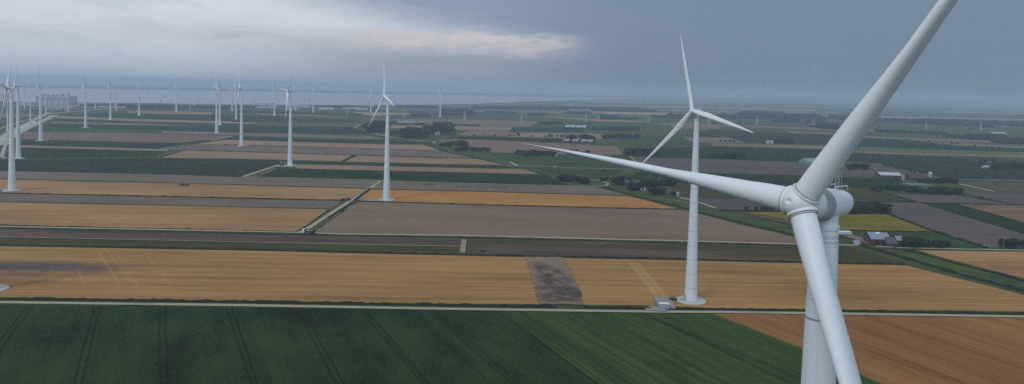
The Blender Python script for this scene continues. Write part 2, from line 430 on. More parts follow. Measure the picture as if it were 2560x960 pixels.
# stripes towards the water, left
field('peach', [(320, 277), (440, 278), (535, 281.5), (526, 288.5), (430, 286), (320, 281.5)])
field('pink', [(640, 282), (777, 287), (960, 297), (1100, 303), (960, 300.5), (780, 290), (640, 286.5)])
field('crop', [(190, 284), (320, 284), (640, 288), (640, 306), (320, 296), (142, 289)])
field('crop', [(640, 288), (900, 300), (905, 307), (640, 306)])
field('peach', [(142, 290), (320, 296.5), (640, 306.5), (640, 310), (320, 302.5), (138, 295)])
field('crop_dark', [(138, 296), (320, 303), (450, 308), (640, 310.5), (640, 314), (450, 312), (320, 307), (134, 303)])
field('gray', [(132, 303.5), (320, 308), (470, 313), (470, 316), (320, 313), (128, 309)])
field('crop', [(128, 309.5), (320, 313.5), (640, 315), (888, 318), (924, 336), (640, 331.5), (412, 326), (320, 324), (108, 317)])
field('meadow', [(108, 318), (320, 325), (405, 328), (400, 333), (320, 331), (70, 328)])
field('gray', [(405, 327.5), (640, 333), (926, 341), (960, 348), (640, 341), (587, 338.5), (402, 332.5)])
field('meadow', [(640, 270), (860, 276), (930, 290), (900, 298), (777, 286), (640, 281)])
field('meadow', [(320, 270), (640, 270), (640, 281), (535, 280), (440, 277), (320, 276)])
# right of the dyke
field('pink', [(1094, 349), (1169, 348.5), (1344, 356), (1545, 366), (1557, 390), (1224, 382), (1120, 363)])
field('meadow', [(1221, 383.5), (1558, 391), (1577, 422), (1560, 424), (1330, 418), (1262, 400)])
field('olive_pale', [(1557, 391), (1566, 391), (1596, 423), (1578, 423)])
field('meadow', [(1330, 421), (1560, 426), (1500, 448), (1440, 447), (1400, 437)])
field('gray_shaded', [(1580, 394), (1800, 399), (2021, 407), (2190, 409.5), (2296, 435), (2255, 440), (2105, 442), (2014, 439), (1879, 435), (1700, 430), (1607, 423)])
field('crop', [(1603, 427), (1700, 431), (1879, 436.5), (2014, 440.5), (2105, 444), (2255, 448), (2260, 458), (2175, 469.5), (1905, 462.5), (1745, 460.5), (1695, 459), (1560, 446)])
field('olive', [(1662, 461), (1745, 461.5), (1905, 463.5), (2175, 471), (2267, 504.5), (2120, 503), (1874, 496.5), (1700, 493)])
field('gray_shaded', [(1700, 494), (1900, 497.5), (2060, 501), (2060, 527), (1800, 525.5)])
field('yellow', [(1866, 531), (1977, 531), (2092, 534), (2222, 538), (2331, 579), (2290, 579.5), (2092, 575), (1990, 563), (1977, 551)])
field('brown', [(1825, 530), (1866, 531), (1977, 552), (2090, 577), (1990, 566), (1917, 550)])
field('meadow', [(2092, 577), (2290, 581), (2335, 581), (2466, 621), (2300, 622), (2150, 610)])
field('gray_shaded', [(2201, 506.5), (2293, 507.5), (2560, 586.5), (3300, 790), (3300, 840), (2560, 622), (2466, 620), (2331, 576), (2212, 532)])
field('crop', [(2304, 508), (2393, 511), (2560, 558.5), (3300, 760), (3300, 785), (2560, 585)])
field('wheat_shaded', [(2396, 511.5), (2560, 515), (3300, 530), (3300, 755), (2560, 557)])
field('gray_shaded', [(2233, 485), (2385, 489), (2531, 512), (2290, 506)])
field('gray_shaded', [(2404, 480), (2560, 482), (3300, 492), (3300, 525), (2560, 512), (2540, 511.5)])
field('wheat', [(2293, 626.5), (2560, 630), (3300, 640), (3300, 900), (2560, 697), (2453, 670), (2358, 645)])
field('olive_pale', [(2390, 453), (2560, 457), (3300, 470), (3300, 490), (2560, 480), (2490, 479), (2397, 461)])
field('crop_dark', [(2060, 380), (2240, 388), (2400, 394), (2560, 422), (3300, 440), (3300, 462), (2560, 449), (2390, 447), (2300, 437), (2190, 408.5), (2100, 401)])
field('meadow', [(2395, 393), (2560, 395.5), (3300, 410), (3300, 438), (2560, 421), (2455, 409)])
field('gray_tan', [(2070, 373), (2240, 381.5), (2560, 388.5), (3300, 404), (3300, 409), (2560, 394), (2240, 386), (2070, 379)])
field('meadow_light', [(2150, 367), (2240, 371), (2560, 381), (3300, 398), (3300, 403), (2560, 388), (2240, 381), (2150, 376)])
field('crop', [(2090, 345), (2240, 349), (2395, 365), (2560, 371.5), (2560, 380.5), (2240, 370.5), (2150, 366.5), (2080, 362)])
field('gray_tan', [(2313, 355), (2446, 360), (2560, 366), (3300, 384), (3300, 390), (2560, 371), (2400, 364.5)])
field('gray_tan', [(2120, 339), (2240, 343.5), (2515, 353), (2510, 358), (2320, 353.5), (2240, 348), (2120, 343)])
field('gray_tan', [(1803, 312), (2100, 321.5), (2200, 325), (2200, 330), (2100, 327), (1803, 316)])
field('gray', [(1627, 307), (1698, 307), (1800, 312), (1800, 323), (1709, 321)])
field('gray_tan', [(1970, 328), (2085, 332), (2085, 337), (1970, 333)])
field('crop_dark', [(1780, 324), (2090, 338), (2080, 362), (1870, 356), (1825, 343.5), (1710, 341)])
field('gray', [(1705, 342), (1780, 344), (1821, 344), (1865, 358.5), (1780, 357.5), (1728, 354)])
field('gray_tan', [(1776, 358.5), (2073, 365.5), (2064, 373), (1780, 365)])
field('crop', [(1560, 371), (1780, 367), (2060, 374.5), (2080, 400), (2020, 405), (1800, 397.5), (1640, 394), (1580, 391)])
field('crop', [(1180, 341), (1363, 346), (1420, 354), (1344, 355), (1169, 347.5), (1110, 345)])
field('peach', [(1288, 331.5), (1446, 333.5), (1500, 335), (1500, 350), (1363, 344.5), (1267, 342)])
field('gray', [(1500, 335.5), (1523, 337.5), (1514, 348), (1500, 349)])
field('gray', [(1180, 326.5), (1288, 329.5), (1267, 341.5), (1180, 339.5), (1135, 337)])
field('crop', [(1285, 319), (1455, 322), (1457, 331.5), (1272, 328.5)])
field('peach', [(1125, 314.5), (1284, 318), (1272, 328), (1180, 326), (1129, 325)])
field('gray', [(980, 297.5), (1180, 299), (1345, 303.5), (1322, 318), (1180, 315), (1100, 313), (999, 306)])
field('peach', [(976, 313), (1010, 314.5), (1102, 313.5), (1110, 318), (1010, 320.5), (976, 320)])
field('peach', [(1317, 288), (1500, 299), (1620, 303), (1600, 306), (1500, 303.5), (1409, 296)])
field('meadow', [(1345, 304), (1500, 306), (1620, 309), (1625, 318), (1470, 321), (1330, 317)])
field('meadow', [(1560, 340), (1705, 342), (1728, 356), (1770, 360), (1600, 366), (1540, 352)])
field('peach', [(1170, 277.5), (1270, 279), (1330, 282), (1270, 281.5), (1170, 280)])

# ------------------------------------------------------------------ lanes, tracks, ditches
R1 = [(-900, 743), (0, 757), (600, 764.5), (1100, 773.3), (1640, 780.6), (1776, 781.2), (2020, 784.2), (2560, 792.8), (3300, 805)]
strip(R1, 3.6, M_LANE, 'lane')
strip([(-900, 549), (0, 567), (750, 582), (853, 586), (1153, 590), (1706, 603.2), (1986, 611), (2151, 614)], 4.0, M_LANE, 'lane')
strip([(745, 582.5), (765, 575), (880, 500), (953, 453)], 4.2, M_LANE, 'lane')
strip([(610, 442.3), (820, 448.0), (952, 451.6), (1005, 456.2), (1220, 460.5), (1490, 467.3), (1515, 464.5), (1522, 460.5), (1512, 455), (1495, 450.5), (1465, 448.5)], 2.6, M_LANE_FAR, 'lane')
strip([(607, 442.5), (696, 412.8)], 4.2, M_LANE_FAR, 'lane')
strip([(688, 416), (735, 417)], 9, M_PAD, 'hardstand')
strip([(1160, 599.5), (1156, 632.5)], 3.6, M_TRACK, 'track', jit=.5)
strip([(0, 593), (853, 611.2), (1153, 617.3)], 1.6, M_TRACK, 'track')
strip([(400, 372.5), (450, 364.5), (510, 355), (583, 341)], 3.4, M_LANE_FAR, 'lane')
strip([(60, 398.2), (300, 394.8), (390, 392.3)], 2.5, MT['haygrass'], 'path')
strip([(640, 308), (888, 316), (886, 318), (930, 332), (968, 341.5), (1000, 347), (1060, 354)], 4.5, M_LANE_FAR, 'lane')
strip([(888, 316), (905, 311)], 4.5, M_LANE_FAR, 'lane')
strip([(640, 302.3), (904, 308)], 5, M_LANE_FAR, 'lane')
# road, canal and dyke on the far left
strip([(-300, 470), (0, 361), (21, 350), (49, 331.5), (100, 305.5), (138, 288)], 9, M_LANE_FAR, 'road', w2=18)
strip([(-200, 418), (0, 344), (34, 324.5), (80, 303), (115, 285.5), (142, 282.3), (213, 277.2), (270, 272.2)], 8, M_LANE_FAR, 'road', w2=14)
strip([(-150, 372), (0, 322), (50, 305), (95, 292), (130, 279)], 5, M_LANE_FAR, 'road')
strip([(-100, 395), (0, 352), (42, 327.5), (90, 303.5)], 12, plain('canal_water', (.03, .04, .05), .15, .5, .1, .1), 'canal', w2=14)
strip([(24, 357), (14, 362), (4, 392), (10, 395.5), (60, 396.5)], 5, M_LANE_FAR, 'lane')
strip([(1576, 391), (1609, 425)], 3.2, M_TRACK, 'track')
strip([(1700, 494.2), (1745, 506), (1790, 522)], 3.0, M_LANE_FAR, 'lane')
strip([(1590, 489.5), (1680, 500), (1745, 515)], 2.0, M_TRACK, 'track')
strip([(2190, 409.3), (2340, 443.5), (2390, 449), (2560, 453), (3300, 470)], 3.2, M_LANE_FAR, 'lane')
strip([(2397, 460), (2487, 480)], 3.8, M_LANE_FAR, 'lane')
strip([(2190, 617), (2240, 620.5), (2300, 621.8), (2560, 627), (3300, 640)], 2.8, M_LANE_FAR, 'lane')
strip([(1275, 405), (1293, 414.5)], 4, M_LANE_FAR, 'path')
strip([(1260, 413.6), (1320, 415.5), (1372, 417), (1420, 420), (1600, 424)], 3, M_LANE_FAR, 'road')
strip([(2098, 584), (2130, 592), (2185, 610)], 9, M_BRICKYARD, 'farm_yard', w2=12)
strip([(2262, 461), (2320, 462)], 26, plain('grey_yard', (.15, .16, .19), .8, .2, .1, .2), 'farm_yard')
# soil patch in the near wheat
def patch_mat():
    m, t, b = mat('soil_patch', (.2, .16, .13), .95, .05)
    pos, _ = world_xy(t); n = t.noise(pos, .35, 4, .7); n2 = t.noise(pos, .05, 3, .6)
    c = t.mix(n, (.19, .125, .08), (.29, .20, .13))
    k = blob(t, pos, (1378, 683), 7, 24, .3, .06, .45); k2 = blob(t, pos, (1410, 740), 14, 22, .3, .06, .45); k3 = blob(t, pos, (1392, 712), 7, 20, .35, .06, .45)
    k = t.m('MAXIMUM', k, t.m('MAXIMUM', k2, k3))
    k = t.mul(k, t.ss(t.noise(t.mapv(pos, (.10, .15, 1)), 1, 4, .65), .30, .62))
    c = t.mix(t.mul(k, .95), c, t.mix(n, (.045, .032, .034), (.09, .062, .058)))
    t.l.new(c, b.inputs['Base Color']); return m
P = [(1312, 643), (1330, 690), (1348, 762), (1462, 764), (1446, 722), (1422, 672), (1405, 645)]
bm = bmesh.new(); Q = resample([at(*p) for p in P], 3.0, .8, seed=5)
f = bm.faces.new([bm.verts.new((p.x, p.y, 0)) for p in Q]); bmesh.ops.triangulate(bm, faces=[f])
for ff in bm.faces:
    ff.normal_update()
    if ff.normal.z < 0: ff.normal_flip()
FZ.append(FZ[-1] + .01); o = tag(obj('soil_patch', bm, patch_mat()), kind='structure'); o.location.z = FZ[-1]
# tramlines in the green crop
Mtram = plain('tramline_soil', (.006, .012, .006), .95, .05, .5, .25)
for x0, y0, x1, y1 in ((75, 766, -150, 1060), (242, 767, 170, 1060), (405, 768, 410, 1060), (572, 770, 668, 1060), (745, 771, 905, 1060), (905, 773, 1148, 1060), (1075, 776, 1400, 1060)):
    for k in (-1, 1):
        a, b2 = at(x0, y0), at(x1, y1); d = (b2 - a).normalized(); nn = Vector((-d.y, d.x, 0)) * (k * 1.15)
        strip([a + nn, b2 + nn], .30, Mtram, 'tramline', px=False, jit=.12)
for x0, y0, x1, y1 in ((1250, 779, 1640, 1060), (1430, 781, 1960, 1060), (1590, 783, 2300, 1060)):
    a, b2 = at(x0, y0), at(x1, y1); d = (b2 - a).normalized(); nn = Vector((-d.y, d.x, 0)) * 1.2
    for k in (-1, 1): strip([a + nn * k, b2 + nn * k], .28, Mtram, 'tramline', px=False, jit=.15)

DITCHES = [  # points, width m, height m
    ([(-600, 736), (0, 747.5), (470, 754), (900, 760), (1100, 763.5), (1390, 768.5)], 3.6, 1.1),
    ([(1462, 770), (1600, 771.5), (1628, 772)], 3.4, 1.0),
    ([(1690, 774), (1765, 775), (2020, 777), (2560, 786), (3200, 797)], 3.6, 1.1),
    ([(-600, 604), (0, 613.5), (600, 625), (1100, 637), (1700, 649.5), (2060, 658), (2262, 661.5)], 2.4, 1.1),
    ([(-600, 553), (0, 563), (200, 568), (600, 577), (742, 579.5)], 2.0, .7),
    ([(-600, 560), (0, 570.5), (740, 586.5), (1150, 594), (1700, 607.5), (2080, 615)], 3.4, .4),
    ([(-600, 476), (0, 483), (420, 491.5), (862, 501.5)], 2.0, .8),
    ([(0, 504.5), (822, 522.5)], 1.0, .4), ([(0, 447.5), (420, 457.5), (820, 468.5), (915, 471.8)], 1.3, .5),
    ([(822, 524), (760, 569), (742, 578)], 1.3, .5),
    ([(820, 545), (870, 515), (908, 498)], 2.6, .8), ([(888, 500), (925, 472)], 4.0, 1.0), ([(800, 569), (870, 520)], 1.4, .5),
    ([(885, 503.5), (1080, 508.5), (1516, 520.3), (1700, 523.5)], 1.8, .8),
    ([(979, 473.7), (1220, 479.6), (1572, 490)], 1.3, .6),
    ([(1505, 467), (1581, 489), (1690, 516), (1745, 531), (1839, 555), (1922, 574), (1990, 590), (2050, 604)], 3.4, 1.3),
    ([(2130, 608), (2200, 628), (2280, 651), (2400, 687), (2470, 706), (2560, 729), (2800, 795)], 4.2, 1.5),
    ([(2235, 621), (2300, 634), (2400, 662), (2480, 682), (2560, 703), (2800, 770)], 2.6, 1.1),
    ([(1062, 361), (1104, 376), (1145, 386), (1192, 396.5), (1265, 412.5)], 4.5, 1.3),
    ([(890, 318), (930, 335), (970, 344), (1062, 360)], 4, 1.0),
    ([(1312, 422), (1356, 436), (1423, 463)], 2.8, .9),
    ([(400, 371.6), (560, 347.6)], 3, 1.0), ([(400, 394), (462, 375.5)], 3.5, 1.0), ([(462, 375.4), (820, 386.4), (1190, 396.9)], 3.0, 1.0), ([(520, 362), (700, 365), (1104, 377.3)], 2.0, .6),
    ([(858, 403), (887, 389)], 8, 1.3), ([(0, 426.4), (420, 436), (608, 442.8)], 1.6, .6),
    ([(2152, 506), (2290, 506.8), (2560, 513.5), (3200, 526)], 3.0, 1.0), ([(2212, 532), (2331, 577), (2466, 621)], 4.0, 1.3),
    ([(2092, 576), (2290, 580.3), (2335, 580)], 2.6, .9), ([(2180, 475), (2230, 489), (2290, 506)], 3.6, 1.2), ([(2395, 487), (2535, 512)], 2.4, .9),
    ([(1560, 391), (1602, 424)], 3.0, 1.0), ([(1800, 526.5), (1870, 528), (1960, 529), (2060, 531)], 3.6, 1.6), ([(1886, 541), (1980, 564)], 2.0, .8),
    ([(2393, 511.2), (2560, 558), (3000, 680)], 1.6, .7), ([(2210, 414), (2345, 446)], 3.0, 1.0), ([(2390, 451), (2560, 455.5)], 2.4, .9),
    ([(1221, 383), (1556, 390.6)], 3, 1.2), ([(1180, 326.2), (1288, 330.2)], 3, 1), ([(560, 362.5), (610, 363.5)], 5, 1.2),
]
for i, (p, w_, h_) in enumerate(DITCHES):
    reeds(p, w_, h_, 'ditch_reeds', step=1.6 + at(*p[0]).y / 300, seed=i)
# small dark wet spots on bare soil
for x0, x1, y in ((1015, 1035, 461.2), (1055, 1085, 462), (1138, 1172, 467), (1196, 1203, 469.5), (1232, 1250, 468.5), (1255, 1268, 469.5), (265, 296, 338), (1201, 1212, 629)):
    strip([(x0, y), (x1, y + .2)], 2.2, M_DITCH, 'wet_patch', jit=.8)

# ------------------------------------------------------------------ wind turbines
def tower_mat():
    m, t, b = mat('tower_paint', (.66, .68, .70), .45, .35)
    co = t.new('ShaderNodeTexCoord').outputs['Object']; s = t.sep(co)
    ang = t.m('ARCTAN2', s[1], s[0])
    fr = t.m('ABSOLUTE', t.sub(t.m('FRACT', t.m('DIVIDE', t.add(s[2], .4), 7.3)), .5))
    ringm = t.mul(t.ss(fr, .484, .490), t.ss(s[2], 88.9, 88.6))
    va = t.m('ABSOLUTE', t.sub(t.m('FRACT', t.add(t.m('DIVIDE', ang, 2 * math.pi / 9), .35)), .5))
    vert = t.mul(t.ss(va, .487, .492), t.ss(s[2], 88.3, 88.0))
    r2 = t.ss(t.m('ABSOLUTE', t.sub(s[2], 88.9)), .07, .03)
    # painted dash band under the nacelle
    dash = t.m('GREATER_THAN', t.m('FRACT', t.mul(ang, 60 / (2 * math.pi))), .3)
    d2 = t.m('GREATER_THAN', t.m('FRACT', t.mul(s[2], 2.2)), .3)
    band = t.mul(t.mul(dash, d2), t.mul(t.ss(s[2], 93.55, 93.6), t.ss(s[2], 94.7, 94.65)))
    lad = t.mul(t.mul(t.ss(t.m('ABSOLUTE', t.sub(ang, -2.15)), .05, .04), t.m('GREATER_THAN', t.m('FRACT', t.mul(s[2], 3.4)), .55)), t.mul(t.ss(s[2], 90.2, 90.3), t.ss(s[2], 93.4, 93.3)))
    n = t.noise(t.mapv(co, (1, 1, .12)), .9, 4, .6); seg = t.noise(t.comb(0, 0, t.m('FLOOR', t.m('DIVIDE', t.add(s[2], 4.05), 7.3))), 3.3, 0)
    c = t.mix(n, (.60, .62, .645), (.70, .72, .74))
    c = t.mix(t.mul(t.sub(seg, .3), .35), c, (.52, .54, .57))
    k = t.m('MAXIMUM', t.m('MAXIMUM', t.mul(ringm, .75), t.mul(vert, .5)), t.m('MAXIMUM', t.mul(r2, .55), t.m('MAXIMUM', t.mul(band, .42), t.mul(lad, .6))))
    c = t.mix(k, c, (.16, .17, .20))
    dirt = t.mul(t.ss(t.noise(t.mapv(co, (2, 2, .3)), 1.5, 4, .7), .5, .8), t.mul(t.ss(s[2], 93.8, 95), .35))
    c = t.mix(dirt, c, (.42, .36, .28))
    t.l.new(c, b.inputs['Base Color']); return m
M_TOWER = tower_mat()
def paint(name, c, var, rough=.35, dirt=0.0):
    m, t, b = mat(name, c, rough, .4)
    co = t.new('ShaderNodeTexCoord').outputs['Object']
    n = t.noise(t.mapv(co, (1, 1, .25)), .8, 4, .6)
    cc = t.mix(n, tuple(x * (1 - var) for x in c), tuple(min(.85, x * (1 + var)) for x in c))
    if dirt:
        d = t.ss(t.noise(t.mapv(co, (1.5, 1.5, .22)), 1.7, 5, .7), .55, .85)
        cc = t.mix(t.mul(d, dirt), cc, (.42, .40, .36))
        sp = t.ss(t.noise(co, 7, 2, .5), .70, .74); cc = t.mix(t.mul(sp, dirt * 1.2), cc, (.30, .30, .30))
    t.l.new(cc, b.inputs['Base Color'])
    rn = t.m('MULTIPLY_ADD', n, .25, rough - .1); t.l.new(rn, b.inputs['Roughness'])
    return m
M_BLADE = paint('blade_paint', (.70, .71, .72), .05, .38, .3)
M_NAC = paint('nacelle_paint', (.70, .71, .72), .04, .42, .25)
M_RING = paint('generator_grey', (.40, .40, .40), .08, .55, .3)
M_SEAM = plain('seam_grey', (.20, .20, .20), .7, .2, .3, 3)
M_STEEL = plain('galvanised_steel', (.38, .40, .42), .45, .4, .15, 3, .3)
M_HATCH = plain('hatch_dark', (.07, .08, .09), .6, .3, .2, 3)

BL = 40.7
SEC = [(1.22, 2.12, 1.0, .5, 0), (1.9, 2.12, 1.0, .5, 0), (3.2, 2.16, .95, .5, 1), (5, 2.38, .78, .45, 3), (7, 2.62, .64, .40, 5), (9, 2.75, .54, .37, 7), (11.5, 2.65, .45, .34, 9), (15, 2.35, .37, .32, 11),
       (20, 2.05, .40, .31, 13.5), (25, 1.75, .37, .30, 15.5), (30, 1.42, .32, .30, 17), (34, 1.05, .26, .30, 18), (37, .72, .18, .30, 18.6), (39.3, .48, .17, .32, 19), (40.3, .27, .17, .35, 19), (40.7, .06, .2, .4, 19)]
def interp(s):
    for a, b in zip(SEC, SEC[1:]):
        if s <= b[0]:
            k = (s - a[0]) / (b[0] - a[0]); k = max(0, k)
            return tuple(x + (y - x) * k for x, y in zip(a, b))
    return SEC[-1]
def sec_pt(s, u, side, off=0.0):
    """u: chord fraction, side: +1/-1 surface"""
    s, c, tr, ax, tw = interp(s)
    rnd_ = max(0, min(1, (tr - .45) / .5))                      # 1 = circular root
    th_c = math.sqrt(max(0, .25 - (u - .5) ** 2))
    th_f = 5 * .5 * (.2969 * math.sqrt(max(u, 0)) - .126 * u - .3516 * u * u + .2843 * u ** 3 - .1036 * u ** 4) * 2
    x = side * c * tr * (rnd_ * th_c + (1 - rnd_) * th_f) + side * off
    y = (u - ax) * c
    tw_ = R(13 - tw * .8); co, si = math.cos(tw_), math.sin(tw_)
    X_, Y_ = x * co - y * si, -y * co - x * si                  # trailing edge towards -Y, turned to -X by the twist
    X_ += .7 * (max(0, s - 3) / 37.7) ** 2                      # prebend, upwind
    return Vector((X_, Y_, s))
def blade_bm():
    bm = bmesh.new(); N = 16; rings = []
    us = [.5 - .5 * math.cos(math.pi * k / N) for k in range(N + 1)]
    ss = [a[0] for a in SEC]; ss = sorted(set(ss + [(a + b) / 2 for a, b in zip(ss, ss[1:])]))
    for s in ss:
        ring = [bm.verts.new(sec_pt(s, u, 1)) for u in us] + [bm.verts.new(sec_pt(s, u, -1)) for u in us[-2:0:-1]]
        rings.append(ring)
    n = len(rings[0])
    for a, b in zip(rings, rings[1:]):
        for k in range(n): bm.faces.new((a[k], a[(k + 1) % n], b[(k + 1) % n], b[k]))
    bm.faces.new(rings[0]); bm.faces.new(rings[-1][::-1])
    bmesh.ops.recalc_face_normals(bm, faces=bm.faces[:]); return bm
def seam_bm(u, side, s0, s1, w=.035, step=.5, dashed=False):
    bm = bmesh.new(); s = s0; prev = None; k = 0
    while s <= s1:
        c = interp(s)[1]
        a, b = bm.verts.new(sec_pt(s, u - w / c / 2, side, .006)), bm.verts.new(sec_pt(s, u + w / c / 2, side, .006))
        if prev and not (dashed and k % 3 == 0): bm.faces.new((prev[0], prev[1], b, a))
        prev = (a, b); s += step; k += 1
    return bm
def seg_smooth(o, deg=35):
    for p in o.data.polygons: p.use_smooth = True
    try: o.data.set_sharp_from_angle(angle=R(deg))
    except Exception: pass

TILT = R(8); OVER = 3.55
def make_turbine(detail=True):
    root = empty('wind_turbine', (0, 0, 0))
    bm = bmesh.new(); lathe(bm, [(0, 3.3), (19.5, 2.72), (40, 2.25), (60, 1.86), (73, 1.6), (80, 1.45), (88.9, 1.27), (88.95, 1.22), (95.0, 1.14), (95.02, 1.2), (95.35, 1.2), (95.4, 1.1), (96.3, 1.05)], n=72)
    o = obj('tower', bm, M_TOWER, root); seg_smooth(o)
    bm = bmesh.new(); lathe(bm, [(-.4, 7.75), (.45, 7.7), (.62, 7.4), (.75, 3.6), (.76, 3.2)], n=56); o = obj('foundation', bm, M_CONC, root); seg_smooth(o, 20)
    bm = bmesh.new()
    box(bm, (3.15, -.9, 2.4), (.25, 1.1, 2.2))
    obj('door', bm, M_STEEL, root)
    bm = bmesh.new()
    for k in range(7): box(bm, (4.0, -.9 - .35 * k - .6, 1.45 - .14 * k), (.9, .34, .06))
    box(bm, (3.75, -.9, 1.45), (1.3, 1.2, .08))
    for x in (3.55, 4.45):
        tube(bm, [(x, -1.4, 2.4), (x, -3.9, 1.5)], [.04, .04], 6); tube(bm, [(x, -3.9, .6), (x, -3.9, 1.5)], [.04, .04], 6); tube(bm, [(x, -1.4, 1.4), (x, -1.4, 2.4)], [.04, .04], 6)
    obj('stair', bm, M_STEEL, root)
    # nacelle: lofted sections along -X from the generator ring, hub centre at (OVER, 0, 97.6)
    H = Vector((OVER, 0, 97.5))
    ax = Vector((math.cos(TILT), 0, math.sin(TILT)))
    bm = bmesh.new(); rings = []
    secs = [(3.05, 0, 1.36, 1.36), (3.5, .10, 1.36, 1.38), (4.2, .20, 1.34, 1.36), (5.0, .32, 1.26, 1.28), (5.7, .42, 1.12, 1.14), (6.2, .5, .92, .96), (6.55, .55, .66, .7), (6.75, .57, .35, .38), (6.82, .58, .05, .05)]
    for d_, dz, rz, ry in secs:
        c = H - ax * d_ + Vector((0, 0, dz)); ring = []
        for k in range(40):
            a = 2 * math.pi * k / 40; yy, zz = math.cos(a), math.sin(a)
            e = .82 if zz > 0 else 1.0                          # flatter top
            ring.append(bm.verts.new(c + Vector((0, ry * math.copysign(abs(yy) ** .9, yy), rz * math.copysign(abs(zz) ** e, zz) * (1.02 if zz > 0 else 1)))))
        rings.append(ring)
    for a, b in zip(rings, rings[1:]):
        for k in range(40): bm.faces.new((a[k], a[(k + 1) % 40], b[(k + 1) % 40], b[k]))
    bm.faces.new(rings[0]); bm.faces.new(rings[-1][::-1]); bmesh.ops.recalc_face_normals(bm, faces=bm.faces[:])
    nac = obj('nacelle', bm, M_NAC, root); seg_smooth(nac, 50)
    # neck between nacelle and tower
    bm = bmesh.new(); lathe(bm, [(95.3, 1.06), (96.4, 1.12), (96.9, 1.2)], n=40); o = obj('yaw_collar', bm, M_NAC, root); seg_smooth(o)
    # ribbed generator ring and tilted rotor frame
    TM = Matrix.Translation(H) @ Matrix.Rotation(-TILT, 4, 'Y')
    bm = bmesh.new(); n = 144; rings = []
    for x_, r_, rib in ((-1.9, 1.30, 0), (-1.95, 1.36, .0), (-2.02, 1.38, .03), (-3.0, 1.43, .03), (-3.06, 1.40, 0), (-3.1, 1.30, 0)):
        rings.append([bm.verts.new((x_, (r_ + (rib if k % 2 else -rib)) * math.cos(2 * math.pi * k / n), (r_ + (rib if k % 2 else -rib)) * math.sin(2 * math.pi * k / n))) for k in range(n)])
    for a, b in zip(rings, rings[1:]):
        for k in range(n): bm.faces.new((a[k], a[(k + 1) % n], b[(k + 1) % n], b[k]))
    bm.faces.new(rings[0]); bm.faces.new(rings[-1][::-1]); bmesh.ops.recalc_face_normals(bm, faces=bm.faces[:])
    o = obj('generator_ring', bm, M_RING, root); o.matrix_local = TM
    # spinner with dimple
    bm = bmesh.new(); lathe(bm, [(1.28, 0), (1.30, .09), (1.46, .2), (1.5, .27), (1.45, .42), (1.34, .68), (1.12, .96), (.8, 1.2), (.4, 1.36), (0, 1.42), (-.6, 1.42), (-1.2, 1.38), (-1.84, 1.33), (-1.86, 1.26)], axis='x', n=56)
    hubo = obj('spinner', bm, M_NAC, root); seg_smooth(hubo, 60); hubo.matrix_local = TM
    bm = bmesh.new(); lathe(bm, [(-1.85, 1.24), (-1.97, 1.24)], axis='x', n=40)
    o = obj('gap_ring', bm, M_DARK, hubo)
    blades = []
    for k in range(3):
        b = obj('blade', blade_bm(), M_BLADE, root, True) if k == 0 else None
        if k == 0:
            seg_smooth(b, 50)
            bm = bmesh.new(); lathe(bm, [(.55, 1.1), (.9, 1.24), (1.0, 1.27), (1.06, 1.25), (1.08, 1.15)], n=48, cap=True)
            c1 = obj('root_collar', bm, M_NAC, b); seg_smooth(c1, 40)
            bm = bmesh.new(); lathe(bm, [(1.05, 1.13), (1.13, 1.13), (1.14, 1.16), (1.22, 1.16), (1.23, 1.07)], n=48); c2 = obj('bearing_ring', bm, M_RING, b)
            blades.append(b)
        else:
            blades.append(copy_tree(blades[0], root))
    # top hatch, rails and instrument mast
    bm = bmesh.new(); box(bm, (H.x - 4.7, -.25, H.z + 1.05), (1.5, .9, .1)); o = obj('roof_hatch', bm, M_HATCH, root)
    bm = bmesh.new()
    for y in (-.95, .75): tube(bm, [(H.x - 3.5, y, H.z + .95), (H.x - 3.8, y, H.z + 1.2), (H.x - 5.8, y * .7, H.z + 1.17), (H.x - 6.0, y * .6, H.z + .8)], [.045] * 4, 6)
    obj('roof_rail', bm, M_NAC, root)
    bm = bmesh.new(); bx_, by_ = H.x - 4.6, .45
    for sx, sy in ((-.22, -.22), (.22, -.22), (.22, .22), (-.22, .22)): tube(bm, [(bx_ + sx, by_ + sy, H.z + .8), (bx_ + sx * .5, by_ + sy * .5, H.z + 2.6)], [.03, .025], 5)
    for q in range(5):
        z0, z1 = H.z + .9 + q * .34, H.z + 1.24 + q * .34
        tube(bm, [(bx_ - .2, by_ - .2, z0), (bx_ + .2, by_ - .2, z1)], [.018] * 2, 4); tube(bm, [(bx_ + .2, by_ - .2, z0), (bx_ - .2, by_ - .2, z1)], [.018] * 2, 4)
    for z in (2.0, 2.55): tube(bm, [(bx_, by_, H.z + z), (bx_ - .25, by_ - .9, H.z + z)], [.03] * 2, 5)
    for z in (2.0, 2.55):
        for yy in (.5, .9): tube(bm, [(bx_ - .25 * yy, by_ - yy, H.z + z - .12), (bx_ - .25 * yy, by_ - yy, H.z + z + .2)], [.05, .06], 6)
    tube(bm, [(bx_, by_, H.z + 2.5), (bx_, by_, H.z + 3.3)], [.02, .01], 4)
    obj('instrument_mast', bm, M_STEEL, root)
    return root

